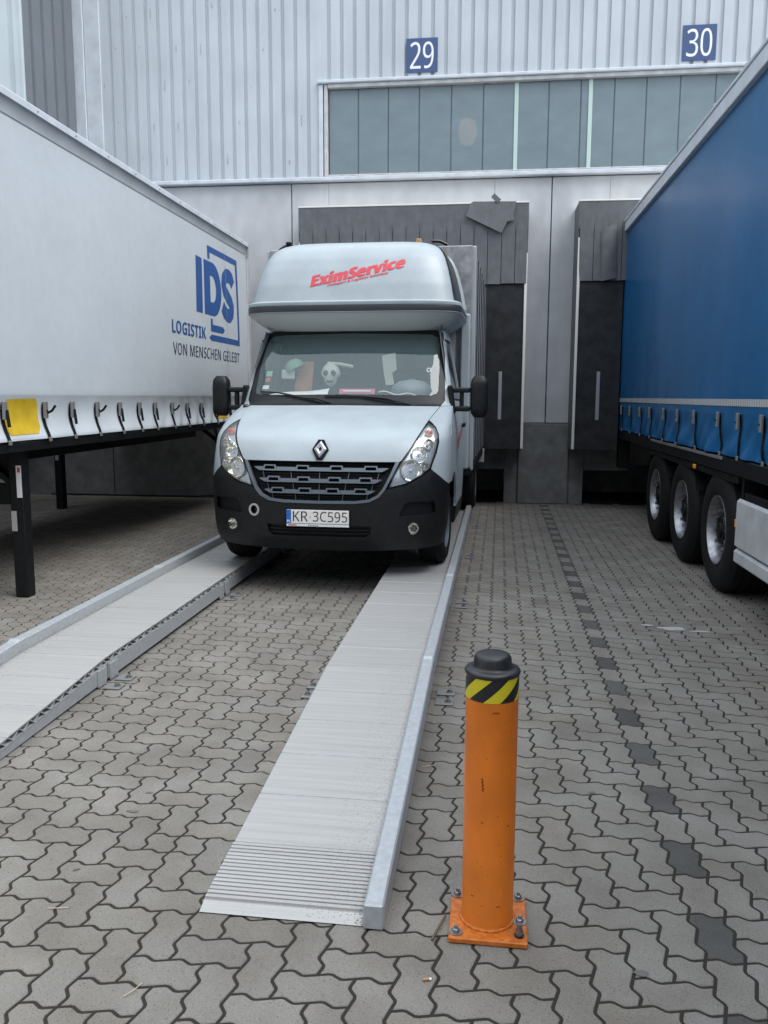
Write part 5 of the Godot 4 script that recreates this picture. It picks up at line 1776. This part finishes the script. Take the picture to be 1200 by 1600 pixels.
		for k in 5:
			var xx := (k - 2) / 2.0 * hw * 0.84
			front_part(gr, "rib", V2([xx - 0.0022, y - 0.075, xx + 0.0022, y - 0.075, xx + 0.0022 + xx * 0.03, y - 0.016, xx - 0.0022 + xx * 0.03, y - 0.016]), M.silver, -0.03, 0.08, [], 0.01)
	for y in [0.905, 0.825, 0.733, 0.645]:
		front_part(gr, "lattice", V2([-0.5, y - 0.003, 0.5, y - 0.003, 0.5, y + 0.003, -0.5, y + 0.003]), M.van_black, -0.038, 0.06, [], 0.01)
	# number plate
	var np := Node3D.new()
	np.name = "number_plate"
	van.add_child(np)
	np.position = Vector3(0, 0.477, 0.024)
	part(np, "holder", mbox(Vector3(0, -0.008, -0.008), Vector3(0.532, 0.142, 0.012), 0.003), M.van_black)
	part(np, "plate", mbox(Vector3(0, 0.006, 0.001), Vector3(0.52, 0.112, 0.005), 0.002), M.plate_white)
	part(np, "country_band", mbox(Vector3(-0.24, 0.006, 0.0038), Vector3(0.04, 0.110, 0.001), 0.0), M.plate_blue)
	lettering(np, "country_letter", "PL", 0.5, 0.028, 0.022, func(u): return Vector3(-0.254 + u.x, -0.043 + u.y, 0.0048), M.sign_white)
	lettering(np, "registration_character", "KR", 0.28, 0.125, 0.084, func(u): return Vector3(-0.205 + u.x, -0.034 + u.y, 0.0042), M.print_black)
	lettering(np, "registration_character", "3C595", 0.28, 0.285, 0.084, func(u): return Vector3(-0.038 + u.x, -0.034 + u.y, 0.0042), M.print_black)
	part(np, "seal", mbox(Vector3(-0.060, 0.006, 0.0038), Vector3(0.010, 0.012, 0.001), 0.0), M.label_grey)
	part(np, "dealer_strip", mbox(Vector3(0, -0.064, 0.0), Vector3(0.52, 0.020, 0.004), 0.001), M.label_white)
	part(np, "dealer_print", mbox(Vector3(-0.21, -0.064, 0.0025), Vector3(0.07, 0.009, 0.001), 0.0), M.label_red)
	lettering(np, "dealer_print", "Service", 0.5, 0.085, 0.012, func(u): return Vector3(-0.08 + u.x, -0.070 + u.y, 0.0026), M.print_black, true)
	# windscreen
	var wo := both(V2([0, 1.376, 0.893, 1.372, 0.926, 1.42, 0.914, 1.6, 0.895, 1.862, 0.864, 2.055, 0.80, 2.082, 0, 2.088]))
	var wi := both(V2([0, 1.470, 0.80, 1.466, 0.850, 1.478, 0.866, 1.51, 0.862, 1.70, 0.845, 1.93, 0.825, 2.01, 0.77, 2.04, 0, 2.052]))
	var ws := front_part(van, "windscreen", wi, M.windshield, -0.004, 0.02, [], 0.0)
	front_part(van, "windscreen_border", wo, M.van_black, 0.0, 0.03, [wi], 0.01)
	front_part(ws, "sticker", V2([-0.80, 1.52, -0.735, 1.52, -0.735, 1.555, -0.80, 1.555]), M.label_white, -0.012, 0.1, [], 0.0)
	front_part(ws, "sticker", V2([-0.785, 1.59, -0.735, 1.59, -0.735, 1.625, -0.785, 1.625]), M.label_red, -0.012, 0.1, [], 0.0)
	front_part(ws, "sticker", V2([-0.785, 1.64, -0.725, 1.64, -0.725, 1.69, -0.785, 1.69]), M.green_cloth, -0.012, 0.1, [], 0.0)
	front_part(ws, "sticker_ring", ngon(Vector2(0.765, 1.70), 0.022, 16), M.label_white, -0.012, 0.009, [ngon(Vector2(0.765, 1.70), 0.012, 12)], 0.0)
	for q in [[[-0.80, 1.497], [-0.62, 1.487], [-0.36, 1.442], [-0.20, 1.405]], [[-0.17, 1.462], [0.02, 1.464], [0.18, 1.458], [0.40, 1.425], [0.53, 1.395]]]:
		mb = MB.new()
		var pts := []
		for p in q: pts.append(Vector3(p[0], p[1], front_z(p[0], p[1]) + 0.022))
		mb.tube(pts, 0.0085, 6)
		var wp := part(van, "wiper", mb, M.gloss_black)
		mb = MB.new()
		var e: Vector3 = pts[-1]
		var st: Vector3 = pts[pts.size() / 2]
		mb.tube([st, st.lerp(e, 0.5) + Vector3(0.05, 0.012, 0.012), e + Vector3(0.10, -0.01, 0.0)], 0.010, 6)
		part(wp, "wiper_arm", mb, M.gloss_black)
	part(van, "cowl_corner", mbox(Vector3(-0.905, 1.352, -0.97), Vector3(0.07, 0.05, 0.05), 0.012, Basis(Vector3(0, 0, 1), -0.5)), M.gloss_black)
	# cab interior
	part(van, "dashboard", mbox(Vector3(0, 1.34, -1.37), Vector3(1.78, 0.22, 0.66), 0.05, Basis(Vector3.RIGHT, 0.05)), M.dash)
	part(van, "cab_floor", mbox(Vector3(0, 0.62, -1.6), Vector3(1.9, 0.06, 1.3), 0.0), M.seat_cloth)
	part(van, "cab_back", mbox(Vector3(0, 1.40, -2.26), Vector3(1.86, 1.5, 0.04), 0.0), M.cab_lining)
	part(van, "cab_roof", mbox(Vector3(0, 2.12, -1.90), Vector3(1.72, 0.04, 0.84), 0.01), M.cab_lining)
	for q in [[0.45, 0.50], [-0.22, 0.46], [-0.62, 0.40]]:
		var seat := Node3D.new()
		seat.name = "seat"
		van.add_child(seat, true)
		part(seat, "backrest", mbox(Vector3(q[0], 1.32, -1.97), Vector3(q[1], 0.72, 0.14), 0.05, Basis(Vector3.RIGHT, -0.12)), M.seat_cloth)
		part(seat, "headrest", mbox(Vector3(q[0], 1.80, -2.01), Vector3(0.26, 0.20, 0.10), 0.045), M.seat_cloth)
	mb = MB.new()
	var wheel := []
	for k in 33:
		var a := TAU * k / 32.0
		wheel.append(Vector3(0.45 + 0.19 * cos(a), 1.40 + 0.17 * sin(a), -1.62 + 0.10 * sin(a)))
	mb.tube(wheel, 0.016, 8)
	part(van, "steering_wheel", mb, M.gloss_black)
	# underbody
	part(van, "underbody", mbox(Vector3(0, 0.44, -0.95), Vector3(1.42, 0.34, 1.3), 0.02), M.black_steel)
	part(van, "inner_shield", mbox(Vector3(0, 0.9, -0.95), Vector3(1.6, 0.7, 0.5), 0.02), M.black_steel)
	for xx in [-0.42, 0.42]:
		part(van, "chassis_rail", mbox(Vector3(xx, 0.58, -3.7), Vector3(0.09, 0.16, 4.2), 0.006), M.black_steel)
	mb = MB.new()
	mb.cyl(Vector3(-0.9, 0.345, -4.58), Vector3(0.9, 0.345, -4.58), 0.06, 0.06, 12)
	part(van, "rear_axle", mb, M.black_steel)
	# sleeper pod
	var pod := Node3D.new()
	pod.name = "sleeper_pod"
	van.add_child(pod)
	mb = MB.new()
	var rows := []
	for y in [2.07, 2.085, 2.10, 2.125, 2.15, 2.18, 2.21, 2.235]: rows.append(pod_ring(y))
	mb.grid(rows)
	for j in range(1, rows[0].size() - 1): mb.tri(rows[0][0], rows[0][j], rows[0][j + 1])
	part(pod, "lower_shell", mb, M.pod_grey)
	mb = MB.new()
	mb.grid([pod_ring(2.228, 0.004), pod_ring(2.230, 0.010), pod_ring(2.238, 0.010), pod_ring(2.240, 0.004)])
	part(pod, "lower_lip", mb, M.van_white)
	mb = MB.new()
	mb.grid([pod_ring(2.240, 0.002), pod_ring(2.25, 0.006), pod_ring(2.292, 0.006), pod_ring(2.30, 0.0)])
	part(pod, "black_band", mb, M.band_black)
	mb = MB.new()
	rows = [pod_ring(2.301, 0.004), pod_ring(2.303, 0.006), pod_ring(2.325, 0.006 + 0.022), pod_ring(2.335, 0.032), pod_ring(2.343, 0.02), pod_ring(2.345, 0.0)]
	mb.grid(rows)
	part(pod, "ledge", mb, M.van_white)
	mb = MB.new()
	rows = []
	for k in 26: rows.append(pod_ring(lerpf(2.345, 2.948, k / 25.0), 0.0))
	mb.grid(rows)
	var topr: Array = rows[-1]
	var mid := Vector3(0, 2.952, -2.1)
	for j in topr.size() - 1: mb.tri(topr[j], topr[j + 1], mid)
	part(pod, "upper_shell", mb, M.van_white)
	mb = MB.new()
	rows = []
	for k in 14:
		var y := lerpf(2.36, 2.93, k / 13.0)
		var r := pod_ring(minf(y, 2.92), 0.012, -2.34)
		var line := []
		for q in [31, 32, 33, 34]: line.append(r[q])
		line.append(r[35].lerp(r[36], 0.45) + Vector3(0.004, 0, 0))
		rows.append(line)
	mb.grid(rows)
	part(pod, "side_panel", mb, M.band_black)
	mb = MB.new()
	rows = []
	for k in 20:
		var r := pod_ring(lerpf(2.34, 2.948, k / 19.0), 0.03, -2.34)
		rows.append([r[36] + Vector3(-0.02, 0, 0.09), r[36] + Vector3(0.01, 0, 0.085), r[36] + Vector3(0.012, 0, 0.0), r[36] + Vector3(-0.02, 0, -0.01)])
	mb.grid(rows)
	part(pod, "rear_edge", mb, M.van_white)
	for xx in [-0.70, 0.60]:
		mb = MB.new()
		mb.box(Vector3(xx, 2.945, -1.76), Vector3(0.05, 0.05, 0.06), 0.006)
		part(pod, "roof_lamp", mb, M.cork if xx > 0 else M.gloss_black)
	mb = MB.new()
	mb.tube([Vector3(-0.86, 2.86, -1.82), Vector3(-0.80, 2.92, -1.82), Vector3(-0.73, 2.95, -1.80)], 0.012, 6)
	part(pod, "lamp_lead", mb, M.gloss_black)
	mb = MB.new()
	mb.tube([Vector3(0.72, 2.95, -1.78), Vector3(0.80, 2.95, -1.80), Vector3(0.87, 2.92, -1.82)], 0.016, 6)
	part(pod, "lamp_lead", mb, M.gloss_black)
	var slope := 0.195
	var textp := func(x0: float, y0: float, u: Vector2, lean: float) -> Vector3:
		var x := x0 + u.x + lean * u.y
		var y := y0 + u.y + slope * u.x
		return Vector3(x, y, pod_z(x, y) + 0.004)
	lettering(pod, "letter", "EximService", 0.45, 0.87, 0.112, func(u): return textp.call(-0.365, 2.475, u, 0.14), M.print_red, false, 0.0075, Vector3(0, 0, 0.0004))
	lettering(pod, "small_print", "Transport & Logistics Solutions", 0.45, 0.57, 0.031, func(u): return textp.call(-0.21, 2.468, u, 0.14), M.print_red, true, 0.001, Vector3(0, 0, 0.0003))
	# load box
	var bx := Node3D.new()
	bx.name = "load_box"
	van.add_child(bx)
	part(bx, "bulkhead", mbox(Vector3(0, 1.86, -2.42), Vector3(2.18, 2.30, 0.06), 0.01), M.box_panel)
	part(bx, "tarpaulin", mbox(Vector3(0, 1.86, -4.19), Vector3(2.22, 2.28, 3.44), 0.03), M.box_tarp)
	part(bx, "floor_frame", mbox(Vector3(0, 0.66, -4.1), Vector3(2.2, 0.09, 3.5), 0.01), M.black_steel)
	for sg in [-1.0, 1.0]:
		part(bx, "corner_post", mbox(Vector3(sg * 1.10, 1.84, -2.46), Vector3(0.05, 2.34, 0.05), 0.008), M.rail_grey)
		part(van, "side_fairing", mbox(Vector3(sg * 1.03, 1.50, -2.35), Vector3(0.10, 1.62, 0.06), 0.015), M.van_white)
		part(bx, "tail_lamp", mbox(Vector3(sg * 1.07, 0.60, -5.80), Vector3(0.10, 0.20, 0.06), 0.008), M.label_grey)
		for k in 7:
			mb = MB.new()
			mb.box(Vector3(sg * 1.114, 1.86, -2.6 - k * 0.5), Vector3(0.008, 2.2, 0.03), 0.002)
			part(bx, "tarp_strap", mb, M.webbing)

	van_contents(van)

# what lies on the dashboard and hangs behind the windscreen: things of their own
func van_contents(van: Node3D):
	var at := func(x: float, y: float, z: float) -> Vector3: return van.transform * Vector3(x, y, z)
	var t := thing("paper_sheet", "white paper sheets lying on the van dashboard", "paper", at.call(-0.45, 1.462, -1.22), deg_to_rad(3))
	var mb := MB.new()
	var rows := []
	for k in 7:
		var s := k / 6.0
		var w := 0.015 + 0.05 * s
		rows.append([Vector3(lerpf(-0.30, 0.26, s), 0.0 + 0.012 * s, 0.05), Vector3(lerpf(-0.30, 0.26, s), w * 0.6 + 0.008 * sin(s * 9.0), 0.0), Vector3(lerpf(-0.30, 0.26, s), w + 0.006 * sin(s * 7.0), -0.10)])
	mb.grid(rows)
	part(t, "sheet", mb, M.paper)
	t = thing("name_board", "small pink name board lying on the van dashboard", "name board", at.call(0.09, 1.465, -1.22), deg_to_rad(-1))
	part(t, "board", mbox(Vector3(0, 0.035, 0), Vector3(0.34, 0.055, 0.012), 0.003, Basis(Vector3.RIGHT, -0.5)), M.pink)
	part(t, "print_bar", mbox(Vector3(0, 0.040, 0.010), Vector3(0.26, 0.014, 0.004), 0.0, Basis(Vector3.RIGHT, -0.5)), M.paper)
	t = thing("charging_cable", "white charging cable lying across the van dashboard", "cable", at.call(0.30, 1.455, -1.20), 0.0)
	mb = MB.new()
	var pts := []
	for k in 16: pts.append(Vector3(k * 0.025, 0.04 - 0.002 * k + 0.012 * sin(k * 0.7), 0.01 * cos(k * 0.9)))
	mb.tube(pts, 0.006, 6)
	part(t, "cord", mb, M.paper)
	t = thing("skull_plush", "pale skull shaped plush hanging behind the van windscreen", "plush toy", at.call(-0.20, 1.56, -1.40), deg_to_rad(-1))
	mb = MB.new()
	rows = []
	for i in 13:
		var a := PI * i / 12.0
		var row := []
		for j in 25:
			var b := TAU * j / 24.0
			var r := 0.095 * sin(a)
			var jaw := 0.72 if cos(a) < -0.25 else 1.0
			row.append(Vector3(r * cos(b) * jaw, 0.115 * cos(a) + 0.10, r * sin(b) * 0.8))
		rows.append(row)
	mb.grid(rows)
	part(t, "skull", mb, M.bone)
	for sg in [-1.0, 1.0]:
		mb = MB.new()
		mb.lathe([Vector2(0.0, 0.006), Vector2(0.02, 0.003), Vector2(0.027, -0.004)], Transform3D(Basis(Vector3(1, 0, 0), Vector3(0, 0, 1), Vector3(0, -1, 0)), Vector3(sg * 0.036, 0.115, 0.073)), 16)
		part(t, "eye_socket", mb, M.gloss_black)
	part(t, "teeth", mbox(Vector3(0, 0.035, 0.058), Vector3(0.06, 0.022, 0.02), 0.004), M.gloss_black)
	mb = MB.new()
	mb.tube([Vector3(-0.03, 0.21, 0), Vector3(0.10, 0.20, 0.02), Vector3(0.22, 0.175, 0.02)], 0.016, 8)
	part(t, "bone", mb, M.bone)
	t = thing("orange_vest", "orange cloth hanging behind the van windscreen", "vest", at.call(-0.50, 1.45, -1.52), 0.0)
	mb = MB.new()
	rows = []
	for k in 8:
		var s := k / 7.0
		rows.append([Vector3(-0.10 + 0.05 * s, 0.34 * s, 0.03 * sin(s * 6.0)), Vector3(0.0 + 0.03 * s, 0.34 * s, 0.03 + 0.02 * cos(s * 5.0)), Vector3(0.08 + 0.02 * s, 0.34 * s, 0.02 * sin(s * 5.0))])
	mb.grid(rows)
	part(t, "cloth", mb, M.orange_cloth)
	t = thing("green_cap", "green and white cap hanging behind the van windscreen", "cap", at.call(-0.58, 1.74, -1.46), 0.0)
	mb = MB.new()
	mb.lathe([Vector2(0.10, -0.03), Vector2(0.095, 0.02), Vector2(0.06, 0.06), Vector2(0, 0.075)], Transform3D(Basis(Vector3(0, 0, 1), 0.5), Vector3.ZERO), 20)
	part(t, "crown", mb, M.green_cloth)
	part(t, "peak", mbox(Vector3(-0.05, -0.075, 0.05), Vector3(0.13, 0.09, 0.02), 0.008), M.bone)
	t = thing("pale_pennant", "pale yellow pennant hanging in the van cab", "pennant", at.call(0.36, 1.66, -1.44), 0.0)
	mb = MB.new()
	mb.prism(V2([-0.07, 0.18, 0.06, 0.21, 0.075, 0.05, 0.03, 0.02, 0.05, -0.09, -0.03, -0.10, -0.05, 0.02]), 0.008, Transform3D())
	part(t, "cloth", mb, M.bone)
	t = thing("cushion", "pale grey cushion propped on the van dashboard", "cushion", at.call(0.58, 1.50, -1.44), 0.0)
	mb = MB.new()
	mb.lathe([Vector2(0.0, -0.09), Vector2(0.14, -0.08), Vector2(0.20, -0.02), Vector2(0.19, 0.05), Vector2(0.12, 0.10), Vector2(0, 0.12)], Transform3D(Basis().scaled(Vector3(1.0, 1.0, 0.6)), Vector3.ZERO), 24, 80)
	part(t, "pad", mb, M.seat_light)

# ------------------------------------------------------------------ scene
# closed cloud cover: brightest overhead, with soft uneven patches all round
func overcast() -> ImageTexture:
	var im := Image.create(256, 128, false, Image.FORMAT_RGBF)
	var nz := FastNoiseLite.new()
	nz.seed = 31
	nz.frequency = 0.9
	nz.fractal_octaves = 4
	for y in 128:
		var el := (0.5 - (y + 0.5) / 128.0) * PI
		for x in 256:
			var az := TAU * (x + 0.5) / 256.0
			var d := Vector3(cos(az) * cos(el), sin(el), sin(az) * cos(el))
			var l := 0.44 * (1.0 + 2.0 * maxf(0.0, sin(el))) * (1.0 + 0.16 * nz.get_noise_3dv(d * 2.0))
			var c := Color(0.90, 0.985, 1.10) * l
			if el < 0.0: c = Color(0.18, 0.175, 0.165)
			im.set_pixel(x, y, c)
	return ImageTexture.create_from_image(im)

func _ready():
	var cam := Camera3D.new()
	cam.fov = 2.0 * rad_to_deg(atan(800.0 / 1300.0))
	cam.near = 0.05
	cam.far = 600.0
	cam.position = Vector3(0, 1.65, 0)
	cam.rotation_order = EULER_ORDER_YXZ
	cam.rotation_degrees = Vector3(-7.9, 6.95, 0.2)
	add_child(cam)
	cam.current = true
	var env := Environment.new()
	env.background_mode = Environment.BG_SKY
	var sky := Sky.new()
	var sm := PanoramaSkyMaterial.new()
	sm.panorama = overcast()
	sky.sky_material = sm
	env.sky = sky
	env.background_energy_multiplier = 1.0
	env.tonemap_mode = Environment.TONE_MAPPER_LINEAR
	env.tonemap_exposure = 1.75
	env.sdfgi_enabled = true
	env.ssao_enabled = true
	env.ssil_enabled = true
	var we := WorldEnvironment.new()
	we.environment = env
	add_child(we)
	var sun := DirectionalLight3D.new()
	sun.light_energy = 0.5
	sun.light_color = Color(1.0, 0.99, 0.98)
	sun.light_angular_distance = 40.0
	sun.rotation_degrees = Vector3(-54, 62, 0)
	sun.shadow_enabled = true
	add_child(sun)

	make_materials()
	build_ground()
	build_warehouse()
	number_sign("29", -1.05, "blue dock sign reading 29 on the cladding above the van")
	number_sign("30", 2.89, "blue dock sign reading 30 on the cladding above the blue trailer")
	shelter(-2.81, 0.545, "dark dock shelter with torn top flap behind the white van", true)
	shelter(1.245, 4.6, "dark dock shelter behind the blue trailer", false)
	cable()
	swap_body()
	semi_trailer()
	plain_trailer(-9.85, -3.5, "grey trailer parked on the far side of the white swap body", M.box_tarp)
	plain_trailer(5.9, 0.0, "added unseen pale trailer beyond the blue trailer, blocking light under it", M.skirt_white)  # added out of view to darken the ground beneath the blue trailer
	ramp(-0.619, 1.0, "aluminium ramp ending just beside the orange bollard, kerb on its bollard side")
	ramp(-2.446, -1.0, "aluminium ramp running beside the white swap body, kerb on its swap body side")
	build_van()
	bollard()
	tree_row()
	litter()
